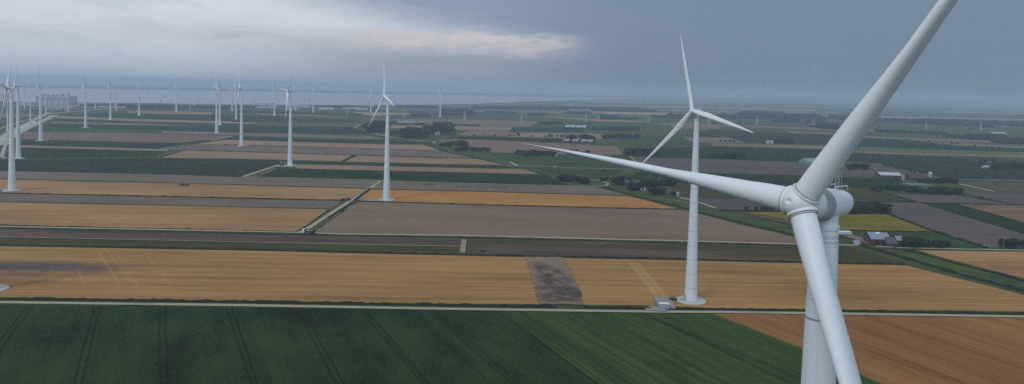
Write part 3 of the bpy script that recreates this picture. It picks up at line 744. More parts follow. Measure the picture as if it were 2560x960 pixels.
def pose(root, loc, az, phase, beta=4.0, cone=2.4, scale=1.0, fphase=None):
    root.location = loc; root.rotation_euler = (0, 0, R(az)); root.scale = (scale,) * 3
    H = Vector((OVER, 0, 97.5)); TM = Matrix.Translation(H) @ Matrix.Rotation(-TILT, 4, 'Y')
    k = 0
    for ch in root.children:
        if ch.name.startswith('blade'):
            q = R(phase + 120 * k); k += 1
            # span dir in rotor frame: Z rotated about X so that it points to cos q * Z + sin q * Y ; then coned towards +X
            Rm = Matrix.Rotation(-q, 4, 'X') @ Matrix.Rotation(R(cone), 4, 'Y') @ Matrix.Rotation(R(-beta), 4, 'Z')
            ch.matrix_local = TM @ Rm
T0 = make_turbine()
def turbine(base, az, phase, label, scale=1.0, loc=None, beta=4.0, first=False, low=False):
    root = T0 if first else copy_tree(T0)
    g = at(*base) if loc is None else Vector(loc)
    pose(root, g, az, phase, beta, scale=scale)
    tag(root, label, 'wind turbine', 'wind turbines of the wind farm')
    return root

# the near turbine: hub at (24.24, 61.18, 97.5)
na = 212.4; nv = Vector((math.cos(R(na)), math.sin(R(na)), 0))
nb = Vector((24.35, 61.18, 0)) - nv * OVER
near = turbine(None, na, 33.5, 'huge white turbine rotor in the right foreground, hub and nacelle close to the camera', loc=(nb.x, nb.y, 0), beta=82, first=True)
nbl = [c for c in near.children if c.name.startswith('blade')]
TURB = [  # base px, azimuth, phase, label, hub y px
    ((1727, 752), 215.5, -17, 'tall white turbine with ringed tower on a round pad beside the near track', 277),
    ((966, 500), 208, -17.5, 'white turbine at the end of a farm lane in front of the dark village trees', 243.5),
    ((725, 414), 210, -85, 'white turbine beside the pale diagonal lane, one blade raised and one hanging', 228),
    ((603.5, 365), 211, 80, 'white turbine in tan stubble, just right of the overlapping pair of turbines', 221),
    ((541.5, 332.5), 219, -21.6, 'front one of the overlapping pair of turbines, its blade reaching far to the lower left', 218),
    ((549.5, 313), 211, 54, 'rear one of the overlapping pair of turbines, its blade tilted to the upper right', 216),
    ((30, 476), 210, -35, 'largest turbine at the left edge of the photo, its foot in the golden wheat', 217),
    ((46, 396), 211, -10, 'turbine directly behind the largest one at the left edge, foot in dark green crop', 212),
    ((102, 352), 206, 12, 'white turbine beside the canal road, first right of the left edge pair', 209),
    ((214, 319), 213, 8, 'white turbine right of the power station on a dark green strip', 209),
    ((276, 300), 212, 54, 'turbine right of the power station whose upper blade leans steeply left', 209),
    ((348, 288), 213, 0, 'distant turbine with one blade straight up, left of the middle of the estuary shore', 209),
    ((441, 279.5), 211, 3, 'lone distant turbine between the straight-up one and the overlapping pair', 211),
    ((580, 277), 211, -50, 'small far turbine just left of the taller straight-up turbine before the shore woods', 213),
    ((590.5, 298), 211, 1, 'distant turbine with a straight-up blade seen between the pair and the stubble field turbine', 215),
    ((686, 289), 213, 34, 'distant turbine left of the lane-side turbine, one blade pointing level to the left', 216),
    ((783, 282.3), 210, 12, 'faint distant turbine right of the lane-side turbine, before the white sheds', 217.6),
    ((738, 276), 211, 75, 'faint turbine half hidden behind the lane-side turbine', 226),
    ((878, 265), 211, -85, 'very faint turbine behind the far round wood by the estuary', 226),
    ((927, 279.5), 211, -150, 'faint turbine left of the farm lane turbine, at the shore', 230),
    ((931.6, 269), 211, 60, 'very faint farther turbine right behind the faint one at the shore', 228),
    ((1100.6, 293), 211, 150, 'faint turbine standing alone beyond the village woods, right of the farm lane turbine', 225.6),
    ((62, 271), 211, 40, 'small faint turbine in front of the water, left of the power station', 226.5),
    ((76, 301), 211, 90, 'small dark turbine beside the road just left of the power station', 239),
    ((115, 286), 211, 95, 'small turbine standing in front of the power station wall', 232),
    ((131.5, 262), 211, 45, 'faint turbine rising behind the power station roof', 225.5),
    ((170.3, 278), 211, 95, 'small turbine at the right end of the power station', 231.6),
    ((238, 273), 211, 85, 'small turbine between the two big turbines right of the power station', 229.5),
    ((286, 267), 211, 20, 'left one of two small faint turbines at the near shore', 227),
    ((291, 276), 211, 90, 'right one of two small faint turbines at the near shore', 226.6),
    ((390, 264.6), 211, 90, 'small turbine without a visible rotor before the water, left of the lone distant turbine', 229.5),
    ((485.5, 266), 211, 70, 'small faint turbine at the shore between the lone distant turbine and the overlapping pair', 230),
    ((570.5, 258.5), 211, 90, 'tiny faint turbine in front of the water, right of the overlapping pair', 230.3),
    ((19, 327), 211, 85, 'turbine with its foot beyond the canal road, partly hidden by the largest left turbine', 249.5),
    ((671, 261.5), 211, 90, 'tiny faint turbine in front of the water behind the white sheds', 232.5),
    ((-22, 724), 211, 60, 'turbine whose round white foundation alone shows at the lower left edge', None),
    ((1517, 290.5), 211, 40, 'tiny white turbine in the hazy fields left of the tall ringed turbine', 279),
    ((2510.5, 319.5), 211, 5, 'tiny white turbine in the haze at the right edge of the photo', 307),
]
for base, az, ph, lab, hy in TURB:
    g = at(*base); sc = 1.0
    if hy is not None:
        hr = ray(base[0], hy); hz = HC + hr.z * g.y / hr.y; sc = hz / 97.5
        if abs(sc - 1) < .035: sc = 1.0
    turbine(base, az, ph, lab, scale=sc)
# seams on the near blades (upper, lower, left)
for i, (u, side, s0, s1, dash, w_) in enumerate(((.66, -1, 2.6, 15.5, True, .035), (.86, 1, 8.5, 26, False, .03), (.80, -1, 3.8, 10, False, .03))):
    b = nbl[i]; sm = obj('blade_seam', seam_bm(u, side, s0, s1, w_, .25, dash), M_SEAM, b)

# hardstands beside turbines
strip([(1640, 757.5), (1682, 759)], 21, M_PAD, 'hardstand')
strip([(1640, 779.5), (1640, 768)], 11, M_PAD, 'hardstand', w2=6)
strip([(905, 500.6), (958, 502.5)], 12, M_PAD, 'hardstand')
strip([(-30, 476), (22, 474)], 12, M_PAD, 'hardstand')
strip([(604, 366), (624, 365)], 16, M_PAD, 'hardstand'); strip([(88, 351.5), (124, 350.5)], 14, M_PAD, 'hardstand')
strip([(200, 318.5), (222, 319)], 20, M_PAD, 'hardstand'); strip([(532, 313), (556, 313.5)], 20, M_PAD, 'hardstand'); strip([(578, 298), (596, 299)], 22, M_PAD, 'hardstand')
strip([(55, 396.5), (48, 396)], 12, M_PAD, 'hardstand')

# ------------------------------------------------------------------ trees
def leaf_mat(name, a, b_):
    m, t, b = mat(name, a, .9, .1)
    co = t.new('ShaderNodeTexCoord').outputs['Object']; info = t.new('ShaderNodeObjectInfo').outputs['Random']
    n = t.noise(co, .9, 3, .6); c = t.mix(n, a, b_)
    v = t.m('MULTIPLY_ADD', info, .5, .75); c = t.mix(1.0, c, t.comb(v, v, v), 'MULTIPLY')
    t.l.new(c, b.inputs['Base Color']); return m
M_LEAF = leaf_mat('foliage', (.007, .012, .006), (.028, .038, .017))
M_LEAF2 = leaf_mat('foliage_olive', (.018, .024, .012), (.045, .055, .025))
M_BARK = plain('bark', (.09, .075, .06), .9, .1, .25, 4)
def tree_mesh(seed, kind):
    """unit tree: height 1, trunk + limbs + leaf clumps; material 0 leaves, 1 bark"""
    rr = random.Random(seed); bm = bmesh.new()
    wide = {'round': .36, 'tall': .24, 'broad': .52, 'bush': .6}[kind]; z0 = {'round': .22, 'tall': .12, 'broad': .12, 'bush': .04}[kind]
    lobes = []
    for k in range(11 if kind != 'tall' else 9):
        h = rr.uniform(z0 + .1, .86); a = rr.uniform(0, 6.28); sp = wide * (1 - abs(h - .52) * 1.25) * rr.uniform(.15, .75)
        lobes.append((Vector((math.cos(a) * sp, math.sin(a) * sp, h)), rr.uniform(.12, .2) * (wide / .36) ** .5))
    lobes.append((Vector((0, 0, .82)), .15)); lobes.append((Vector((0, 0, .5)), wide * .55))
    for c, r in lobes:
        g = bmesh.ops.create_icosphere(bm, subdivisions=2, radius=r)
        for v in g['verts']:
            d = v.co.normalized(); q = 1 + .34 * mnoise.noise(d * 2.3 + c * 9) + rr.uniform(-.12, .12)
            v.co = c + Vector((d.x, d.y, d.z * .85)) * r * q
        for _ in range(46):
            d = Vector((rr.gauss(0, 1), rr.gauss(0, 1), rr.gauss(0, 1))).normalized(); p = c + d * r * rr.uniform(.92, 1.22)
            if p.z < z0: continue
            t1 = d.orthogonal().normalized(); t2 = d.cross(t1); an = rr.uniform(0, 6.28); e1 = (t1 * math.cos(an) + t2 * math.sin(an) + d * rr.uniform(-.4, .4)); e2 = d.cross(e1).normalized(); s_ = rr.uniform(.018, .04)
            bm.faces.new([bm.verts.new(p + e1 * s_ * x + e2 * s_ * y) for x, y in ((-1, -.6), (1, -.6), (.7, .7), (-.7, .7))])
    nf = len(bm.faces)
    tube(bm, [(0, 0, -.03), (.01, 0, z0 * .6), (0, .01, .5)], [.03, .022, .012], 7)
    for k in range(4):
        a = rr.uniform(0, 6.28); tube(bm, [(0, 0, z0 * .8 + .04 * k), (math.cos(a) * wide * .5, math.sin(a) * wide * .5, z0 + .25)], [.013, .006], 5)
    bm.faces.ensure_lookup_table()
    for i in range(nf, len(bm.faces)): bm.faces[i].material_index = 1
    return bm
TREES = {}
def get_tree(kind, i):
    return TREES.setdefault((kind, i), None)
def new_tree_src(kind, seed):
    bm = tree_mesh(seed, kind); me = bpy.data.meshes.new('tree'); bm.to_mesh(me); bm.free()
    me.materials.append(M_LEAF if kind != 'bush' else M_LEAF2); me.materials.append(M_BARK)
    return me
SRC = {k: [new_tree_src(k, 10 * j + s) for s in range(4)] for j, k in enumerate(('round', 'tall', 'broad', 'bush'))}
def tree(x, y, h, kind, label, group, w=1.0):
    o = bpy.data.objects.new('bush' if kind == 'bush' else 'tree', rnd.choice(SRC[kind])); COL.objects.link(o)
    o.location = (x, y, -.05); o.rotation_euler = (0, 0, rnd.uniform(0, 6.28)); o.scale = (h * w, h * w, h)
    tag(o, label, 'bush' if kind == 'bush' else 'tree', group); return o

def grove(x0, x1, yb, yt, n, label, kind='broad', depth=None, slope=0.0, w=1.0, hvar=.22, group=None):
    """n single trees between two pixel columns; yb foot of the front row, yt top of the tallest crowns"""
    depth = (yb - yt) * .4 if depth is None else depth
    for i in range(n):
        px = x0 + (x1 - x0) * (i + rnd.uniform(.25, .75)) / n; mid = 4 * ((px - x0) / (x1 - x0)) * (1 - (px - x0) / (x1 - x0))
        py = yb + slope * (px - x0) - (i * .618 % 1) * depth * (.3 + .7 * mid)
        top = yt + slope * (px - x0) + (yb - yt) * rnd.uniform(0, hvar) + (yb - yt) * .14 * (1 - mid) - (0 if slope == 0 else 0)
        p = at(px, py); h = max(3.5, (py - top) / (F / p.y))
        tree(p.x, p.y, h, rnd.choice([kind, 'broad' if kind == 'round' else kind]), label, group or label, w * (1.75 if n > 2 else 1.2) * rnd.uniform(.85, 1.2))

G = grove; WOODS = []
G(918, 968, 332, 301, 12, 'tree of the dark wood left of and behind the farm lane turbine tower')
G(975, 997, 312, 301, 4, 'tree of the small clump just right of the farm lane turbine tower')
G(974, 1008, 338, 325, 5, 'tree round the brick houses directly right of the farm lane turbine tower')
G(1010, 1060, 346, 314, 11, 'tree of the tall dark village grove right of the farm lane turbine', 'round', 10)
G(1058, 1130, 337, 308, 15, 'tree of the long village grove with grey roofs in front', 'round')
G(1040, 1060, 349, 337, 3, 'tree of the low clump in front of the village grove')
WOODS.append((1084, 1130, 311, 302, 0, 2))
WOODS.append((1038, 1056, 313, 306, 0, 2))
WOODS.append((1128, 1168, 315, 310, 0, 2))
WOODS.append((1173, 1196, 316, 309.5, 0, 2))
G(1078, 1092, 358, 351, 2, 'low tree beside the small white shed on the dyke', 'bush')
G(1107, 1170, 367, 349.5, 9, 'tree of the front grove on the pink field, nearest the dyke, its left half')
G(1140, 1222, 378, 362, 10, 'tree of the grove running down to the dyke on the pink field, its right half', slope=.05)
G(1283, 1296, 386, 373, 1, 'single round tree at the left end of the long meadow grove', 'round', 0, hvar=0)
G(1298, 1311, 387, 374, 1, 'second single round tree beside the long meadow grove', 'round', 0, hvar=0)
G(1310, 1386, 391, 373, 11, 'tree of the long low grove at the upper edge of the bright meadow')
G(1428, 1444, 388, 371, 2, 'taller tree at the left of the three tree farm clump under the blade', 'round')
G(1444, 1462, 389, 378, 3, 'low tree in the middle of the farm clump under the blade')
G(1461, 1475, 388, 373, 2, 'tree at the right of the farm clump under the blade', 'round')
G(1417, 1486, 351, 333.5, 8, 'tree of the big grove behind the gabled farm sheds')
G(1354, 1402, 356, 345, 6, 'tree of the low dark clump left of the gabled farm sheds')
G(1508, 1596, 348, 332.5, 11, 'tree of the dark double grove in the meadow right of the gabled sheds')
WOODS.append((1521, 1595, 326, 313, 0, 2))
WOODS.append((1481, 1516, 325, 316, 0, 2))
WOODS.append((1350, 1406, 310, 301, 0, 2))
WOODS.append((1411, 1462, 323, 317, 0, 2))
WOODS.append((1320, 1369, 288, 281, 0, 2))
G(1566, 1641, 388, 368.5, 10, 'tree of the dark wood behind the hanging blade of the tall ringed turbine')
G(1775, 1788, 397, 386, 1, 'smaller round tree left of the big round grove right of the ringed tower', 'round')
G(1790, 1860, 398, 378, 9, 'tree of the big round grove right of the ringed tower')
G(1904, 1936, 359, 352, 4, 'low tree left of the far clump with a pale barn', 'bush')
G(1937, 1982, 360, 345.5, 6, 'tree of the far clump in green crop left of the big upper blade')
G(2017, 2034, 403, 393, 3, 'tree behind the grey green barn roof left of the big upper blade')
G(1399, 1470, 452, 432, 12, 'tree of the dark row beside the curved lane below the meadow', 'round', 3, slope=.13)
G(1503, 1531, 453, 440, 3, 'tree of the trio above the bend of the curved lane', 'round', 1)
G(1507, 1514, 429, 420, 1, 'single bush in the meadow above the curved lane', 'bush', 0)
G(1543, 1566, 464, 438, 5, 'tall tree at the left end of the farm with the white gables', 'round', 4)
G(1580, 1602, 476, 454, 7, 'tree in front of the long white shed of the farm', 'round', 6)
G(1606, 1643, 468, 446, 9, 'tree behind the long white shed of the farm', 'round')
G(1647, 1694, 465, 446, 9, 'tree of the clump at the right end of the farm behind the blade')
G(1628, 1658, 489, 466, 5, 'large round tree in front of the farm, just left of the ringed tower', 'round', 6)
G(1676, 1691, 491, 477, 2, 'small round tree beside the ringed tower below the farm', 'round', 2)
G(2180, 2270, 478, 460, 10, 'tree of the left half of the long dark row right of the big nacelle')
G(2268, 2300, 484, 463, 6, 'tree of the middle of the long dark row right of the big nacelle', 'round')
G(2300, 2322, 486, 470, 3, 'lower tree in the gap of the long dark row right of the big nacelle', 'round')
G(2322, 2400, 487, 465, 11, 'tree of the right half of the long dark row right of the big nacelle')
G(2399, 2411, 488, 480, 1, 'small bush at the right end of the long dark row', 'bush')
G(2118, 2216, 534, 502, 11, 'tree of the dark wood touching the back of the big nacelle')
G(2296, 2345, 458, 445, 7, 'low dark tree in front of the brown barn at upper right')
G(2346, 2391, 459, 441, 6, 'tree of the clump at the right end of the brown barn')
G(2120, 2170, 425, 407, 6, 'tree of the round grove just right of the big upper blade')
G(2453, 2487, 416, 393, 4, 'tree left of the brown farmhouse at the right edge', 'round')
G(2490, 2590, 423, 402, 10, 'tree of the long dark grove at the right edge beside the brown farmhouse')
G(2447, 2456, 498, 489, 1, 'single bush on the grey field at the right', 'bush', 0)
G(2230, 2254, 604, 584, 2, 'big round tree behind the red barn at the farm on the right', 'round', 2, w=1.2)
for i, (x, yt) in enumerate(((2268, 590), (2279, 590), (2291, 593), (2304, 594), (2320, 598), (2337, 599), (2352, 600), (2368, 600))):
    G(x - 4, x + 4, 621 if i > 4 else 619, yt, 1, 'round tree in the farm row right of the red barn', 'round', 0, hvar=0, w=1.15)
G(2263, 2296, 618, 597, 5, 'tree in the thick left end of the farm row beside the red barn')
for i, (x, yt) in enumerate(((2500, 594), (2520, 597), (2537, 594), (2555, 598), (2575, 596))):
    G(x - 2, x + 2, 621, yt, 1, 'roadside tree in the short row at the right edge by the grey field', 'round' if i else 'tall', 0, hvar=0, w=.95)
for x in (1866, 1891, 1907, 1917, 1925, 1932, 1950, 1968): G(x - 2, x + 2, 526.5, 515 if x not in (1917, 1925, 1932) else 519, 1, 'round pollard tree in the row along the yellow field behind the near blade', 'round', 0, hvar=0, w=1.2)
for x, y in ((1802, 356), (1814, 356), (1824, 356), (1834, 356.3)): G(x - 1, x + 1, y, y - 6.5, 1, 'small tree in the row of four on the tan field right of the ringed turbine', 'round', 0, hvar=0, w=1.2)
for x, h in ((1183, 3), (1186, 3), (1208, 4), (1226, 4.5), (1235, 4), (1238, 5), (1250, 4), (1274, 6), (1281, 4), (1287, 4), (1295, 10), (1326, 4), (1332, 4), (1361, 4), (1366, 4), (1373, 7), (1378, 6), (1393, 6.5), (1401, 6), (1406, 6), (1414, 7)):
    y = 339 + (x - 1180) * .018; G(x - 1, x + 1, y, y - h, 1, 'small roadside tree in the sparse row above the pink field', 'round', 0, hvar=0, w=1.3)
for x, y, h in ((2267, 350, 3.5), (2275, 350, 3.5), (2242, 365, 4), (2269, 366, 4), (2276, 366, 4), (2291, 368, 4), (2309, 367, 6), (2332, 369, 6), (2364, 371, 4), (2370, 372, 4), (2322, 354, 4), (2358, 358, 4), (2379, 360, 6), (2391, 361, 5), (2438, 366, 5), (2419, 370, 3), (2467, 371, 6), (2480, 373, 7), (2497, 371, 5), (2022, 359, 5)):
    G(x - 1, x + 1, y, y - h, 1, 'tiny scattered tree on the meadow stripes at upper right', 'round', 0, hvar=0, w=1.4)
G(1614, 1625, 349, 344.5, 2, 'tiny tree in the meadow left of the ringed turbine', 'round'); G(1637, 1643, 348, 344.5, 1, 'tiny lone tree in the meadow nearest the ringed turbine', 'round')

# far woods: each reads as one mass
def wood(x0, x1, yb, yt, slope=0.0, rows=3, name='wood'):
    bm = bmesh.new(); rr = random.Random(int(x0 + yb * 7)); p0, p1 = at(x0, yb), at(x1, yb + slope * (x1 - x0)); L = (p1 - p0).length
    hm = .8 * (yb - yt) / (F / p0.y); rad = max(hm * .62, 6); n = max(3, int(L / (rad * .95)))
    for r in range(rows):
        for i in range(n):
            p = p0.lerp(p1, (i + rr.uniform(.2, .8)) / n) + Vector((0, rad * (r * 1.6 + rr.uniform(-.3, .3)), 0)); s_ = rr.uniform(.75, 1.1)
            g = bmesh.ops.create_icosphere(bm, subdivisions=1 if hm * F / p0.y < 9 else 2, radius=1)
            hh = max(hm * s_ * .55, 3)
            for v in g['verts']:
                q = 1 + rr.uniform(-.16, .16); v.co = Vector((p.x + v.co.x * rad * q, p.y + v.co.y * rad * q, hh * .8 + v.co.z * hh * q))
    return tag(obj(name, bm, M_LEAF), kind='stuff')
for a in ((320, 430, 271, 259.5, .005), (430, 560, 270, 261, .01), (200, 320, 266, 258.5, 0), (512, 560, 273, 262, .01), (560, 640, 268, 262, .0), (597, 624, 283, 273, 0, 2), (836, 878, 270, 261.5, 0), (992, 1088, 269, 260.5, .01), (1026, 1074, 292, 281, 0),
          (1102, 1175, 288, 267.5, .01, 4), (1180, 1300, 272, 262.5, .01), (1300, 1420, 274, 264, .015), (1175, 1190, 284, 277, 0), (1415, 1478, 285, 276, .01), (1480, 1640, 278, 267, .02), (1505, 1543, 298, 285, .01), (1550, 1595, 298, 292, .01),
          (1632, 1700, 294, 285, .01), (1670, 1800, 296, 280, .02), (1800, 1900, 296, 282, .01), (1900, 2060, 297, 278, .02), (1940, 1998, 306, 295, .01), (2020, 2060, 308, 297, .03), (2055, 2098, 322, 303, .05), (2028, 2042, 318, 311, 0),
          (2195, 2370, 330, 320, .04, 3), (2368, 2440, 344, 334, .03, 3), (2437, 2512, 350, 331, .02, 4), (2508, 2620, 359, 340, .02, 4), (2465, 2484, 319, 310.5, 0), (2312, 2330, 308, 298, 0), (2350, 2480, 312, 303, .03), (2100, 2350, 300, 287, .05), (2300, 2600, 306, 292, .04),
          (700, 840, 266.5, 262, .01), (880, 940, 272, 265.5, .01), (640, 900, 282, 279, .02, 2), (1210, 1290, 281, 276.5, .01), (1850, 1960, 288, 276, .01), (2080, 2130, 297, 285, .0), (1290, 1420, 269, 262.5, .01), (1420, 1600, 272, 264, .01), (0, 88, 261, 256.5, .0)):
    wood(*a)
for a in WOODS: wood(*a)
for x in range(1520, 1700, 9): wood(x, x + 4, 288 + (x - 1520) * .01, 284.5 + (x - 1520) * .01, 0, 1, 'tree_row') if x % 18 == 0 else None

# ------------------------------------------------------------------ buildings
M_WHITEW = plain('white_cladding', (.42, .44, .45), .6, .3, .06, .2)
M_GREYROOF = plain('grey_metal_roof', (.22, .24, .28), .5, .4, .1, .3)
M_DKROOF = plain('slate_roof', (.07, .075, .09), .7, .3, .2, .5)
M_BRICK = plain('dark_brick', (.085, .058, .05), .9, .1, .25, .8)
M_TILE = plain('brown_tiles', (.075, .055, .055), .8, .2, .2, .5)
M_GLASS = plain('window_glass', (.03, .035, .045), .15, .5, .1, 1)
M_GREENROOF = plain('green_grey_roof', (.20, .25, .24), .6, .3, .1, .2)
M_SKYL = plain('skylight_white', (.66, .70, .72), .4, .4, .05, .5)
M_PLANT = plain('power_station_wall', (.42, .44, .48), .7, .3, .08, .02)
M_PLANT2 = plain('power_station_panel', (.24, .27, .32), .7, .3, .08, .02)

def house(px, py, wpx, wall_h, roof_h, depth, label, cat='barn', name='barn', rot=0.0, mw=M_WHITEW, mr=M_GREYROOF, ridge='x', extra=None, windows=0, group=None, hip=0.0):
    g = at(px, py); W = wpx / (F / g.y); root = empty(name, (g.x, g.y, 0), R(rot)); tag(root, label, cat, group)
    hw, hd = W / 2, depth / 2
    bm = bmesh.new(); box(bm, (0, hd, wall_h / 2), (W, depth, wall_h)); 
    if ridge == 'x':
        for sx in (-1, 1):
            vs = [bm.verts.new(v) for v in ((sx * hw * (1 - hip), 0, wall_h), (sx * hw * (1 - hip), depth, wall_h), (sx * hw * (1 - hip), hd, wall_h + roof_h * .97))]; bm.faces.new(vs)
    obj('wall', bm, mw, root)
    bm = bmesh.new(); ov = .5; th = .18
    if ridge == 'x':
        def slab(pts):
            a = [bm.verts.new(p) for p in pts]; b = [bm.verts.new((p[0], p[1], p[2] + th)) for p in pts]; n = len(pts)
            bm.faces.new(a[::-1]); bm.faces.new(b)
            for k in range(n): bm.faces.new((a[k], a[(k + 1) % n], b[(k + 1) % n], b[k]))
        xr = hw + ov - hip * W * .5
        slab([(-hw - ov, -ov, wall_h - .1), (hw + ov, -ov, wall_h - .1), (xr, hd, wall_h + roof_h), (-xr, hd, wall_h + roof_h)])
        slab([(xr, hd, wall_h + roof_h), (hw + ov, depth + ov, wall_h - .1), (-hw - ov, depth + ov, wall_h - .1), (-xr, hd, wall_h + roof_h)])
        if hip:
            for s_ in (-1, 1): slab([(s_ * (hw + ov), -ov, wall_h - .1), (s_ * (hw + ov), depth + ov, wall_h - .1), (s_ * xr, hd, wall_h + roof_h)])
    else:
        box(bm, (0, hd, wall_h + roof_h / 2 + .02), (W + .6, depth + .6, roof_h), taper=.94)
    bmesh.ops.recalc_face_normals(bm, faces=bm.faces[:])
    rf = obj('roof', bm, mr, root)
    for k in range(windows):
        x = -hw + W * (k + .5) / windows
        bm = bmesh.new(); box(bm, (x, -.03, wall_h * .5), (min(1.6, W / windows * .5), .12, min(1.4, wall_h * .4))); obj('window', bm, M_GLASS, root)
    if extra: extra(root, W, wall_h, roof_h, depth, rf)
    return root
def skylights(n):
    def f(root, W, wh, rh, d, rf):
        bm = bmesh.new(); x = W * .05
        p = [(-W * .1, d * .38), (W * .12, d * .38), (W * .12, d * .49), (-W * .1, d * .49)]
        vs = [bm.verts.new((a, b, wh + rh * (b + .5) / (d / 2 + .5) + .25)) for a, b in p]; bm.faces.new(vs); obj('skylight', bm, M_SKYL, rf)
        bm = bmesh.new(); box(bm, (-W * .2, -.05, wh * .4), (W * .22, .1, wh * .7)); box(bm, (W * .15, -.05, wh * .4), (W * .22, .1, wh * .7)); obj('door', bm, M_DARK, root)
    return f
def bigdoor(root, W, wh, rh, d, rf):
    bm = bmesh.new(); box(bm, (W * .2, -.05, wh * .42), (min(5, W * .3), .1, wh * .8)); obj('door', bm, M_GLASS, root)
def chimney(root, W, wh, rh, d, rf):
    bm = bmesh.new(); box(bm, (W * .2, d / 2, wh + rh + .5), (.8, .8, 1.6)); obj('chimney', bm, M_BRICK, rf)
# farm on the right
house(2202, 613, 46, 4.2, 3.6, 16, 'red walled barn with a grey roof and white skylight at the right farm', rot=-6, mw=M_BRICK, mr=M_GREYROOF, extra=skylights(1))
house(2231, 618, 25, 2.6, 3.6, 10, 'dark roofed farmhouse with hipped roof in front of the red walled barn', 'house', 'farmhouse', rot=-6, mw=M_BRICK, mr=M_DKROOF, windows=4, extra=chimney, hip=.35)
house(2250, 610, 14, 2.6, 2.4, 8, 'small grey roofed shed between the farmhouse and the big round tree', 'shed', 'shed', rot=-6, mw=M_BRICK, mr=M_GREYROOF, extra=bigdoor)
house(2145, 613.5, 13, .6, 2.2, 7, 'low grey tarpaulin clamp at the end of the lane by the farm', 'silage clamp', 'silage_clamp', mw=M_GREYROOF, mr=M_GREYROOF)
# farm by the ringed turbine
house(1568, 466, 10, 4, 3, 8, 'brick house with white roof edge, leftmost of the farm left of the ringed tower', 'house', 'farmhouse', rot=8, mw=M_BRICK, mr=M_DKROOF, windows=3, extra=chimney)
house(1607, 476, 14, 3, .5, 9, 'long white flat shed at the farm left of the ringed tower', 'shed', 'shed', mw=M_WHITEW, mr=M_DKROOF, ridge='flat', windows=1)
house(1609, 469, 13, 2.5, 3, 9, 'dark slate barn behind the long white shed', rot=5, mw=M_BRICK, mr=M_DKROOF, extra=bigdoor)
house(1650, 460, 5, 5, 1.5, 4, 'narrow white gable house in the trees left of the ringed tower', 'house', 'house', mw=M_WHITEW, mr=M_DKROOF, windows=1)
house(1690, 464, 13, 2.6, 2, 10, 'low white shed at the right end of the farm trees by the blade', 'shed', 'shed', mw=M_WHITEW, mr=M_GREYROOF, extra=bigdoor)
house(1695, 491, 6, 2.4, 1.6, 6, 'small grey hut beside the small round trees left of the ringed tower', 'hut', 'hut', mw=M_WHITEW, mr=M_GREYROOF, windows=1)
house(2228, 447, 52, 4.5, 3.0, 20, 'long shed with a pale grey roof standing left of the brown barn', rot=-3, mw=M_BRICK, mr=plain('pale_roof', (.42, .45, .47), .6, .3, .08, .2), extra=bigdoor)
house(2300, 451, 46, 3.2, 5.0, 16, 'brown tiled barn behind low dark trees at upper right', rot=-4, mw=M_BRICK, mr=M_TILE, windows=3)
house(2327, 444, 5, 5, 2.5, 5, 'small white gable beside the brown tiled barn', 'house', 'house', mw=M_WHITEW, mr=M_WHITEW, windows=1)
house(2259, 451, 3.5, 6, 1.0, 3, 'small white silo shed between the pale long shed and the brown barn', 'shed', 'shed', mw=M_WHITEW, mr=M_GREYROOF, windows=1)
house(2034, 412, 32, 4, 5.0, 30, 'barn with a grey green roof just left of the big upper blade', rot=4, mw=M_GREENROOF, mr=M_GREENROOF, extra=bigdoor)
house(2482, 421, 15, 3.5, 8, 16, 'farmhouse with a steep brown hipped roof among trees at the right edge', 'house', 'farmhouse', mw=M_BRICK, mr=M_TILE, windows=3, hip=.5)
house(2468, 421, 14, 2.4, 1.4, 8, 'low white shed left of the steep brown farmhouse', 'shed', 'shed', mw=M_WHITEW, mr=M_WHITEW, windows=2)
# farms farther out
for i, x in enumerate((1415, 1437, 1458, 1474)):
    house(x, 357 + i * .8, 13, 4, 3.5, 26, ['leftmost', 'second', 'third', 'rightmost'][i] + ' of the four dark sheds with pale gabled roofs above the near blade', 'shed', 'shed', rot=-18, mw=M_BRICK, mr=M_GREYROOF, group='gabled farm sheds above the near blade', extra=bigdoor)
for i, x in enumerate((1418, 1431, 1445, 1458)):
    house(x, 321.5 + i * .4, 11, 5, 4.5, 30, ['leftmost', 'second', 'third', 'rightmost'][i] + ' of the four far sheds with bright arched roofs', 'shed', 'shed', rot=-15, mw=M_GREENROOF, mr=M_WHITEW, group='far arched sheds', extra=bigdoor)
house(1014, 310.5, 42, 4, 4, 24, 'long grey roofed farm building beyond the village trees', mw=M_BRICK, mr=M_GREYROOF, extra=bigdoor)
house(1054, 309.5, 12, 4, 4, 20, 'shorter grey roofed farm building right of the long one beyond the village', mw=M_BRICK, mr=M_GREYROOF, extra=bigdoor)
house(1005, 335.5, 5, 4, 3, 8, 'white village house left of the tall dark grove', 'house', 'house', mw=M_WHITEW, mr=M_DKROOF, windows=2)
house(988, 337, 8, 3.5, 4, 9, 'brick village house right beside the farm lane turbine tower', 'house', 'house', mw=M_BRICK, mr=M_TILE, windows=2)
house(1047, 333.5, 9, 3.5, 3.5, 9, 'house with a pale roof inside the village grove', 'house', 'house', mw=M_BRICK, mr=M_GREYROOF, windows=2)
house(1080, 336, 14, 3.5, 3, 14, 'left one of two pale roofed village barns at the foot of the long grove', mw=M_WHITEW, mr=M_GREYROOF, extra=bigdoor)
house(1093, 337, 12, 3, 3, 14, 'right one of two pale roofed village barns at the foot of the long grove', mw=M_WHITEW, mr=M_GREYROOF, extra=bigdoor)
house(1085, 358.5, 7, 2.6, 1.6, 8, 'small white shed under low trees on the dyke', 'shed', 'shed', mw=M_WHITEW, mr=M_GREYROOF, windows=1)
house(1391.5, 391, 5, 2.8, .3, 6, 'small white cabin at the right end of the long meadow grove', 'cabin', 'cabin', mw=M_WHITEW, mr=M_WHITEW, ridge='flat', windows=1)
house(1442, 388.5, 8, 3, 3, 9, 'small house in the middle of the farm clump under the near blade', 'house', 'house', mw=M_BRICK, mr=M_GREYROOF, windows=2)
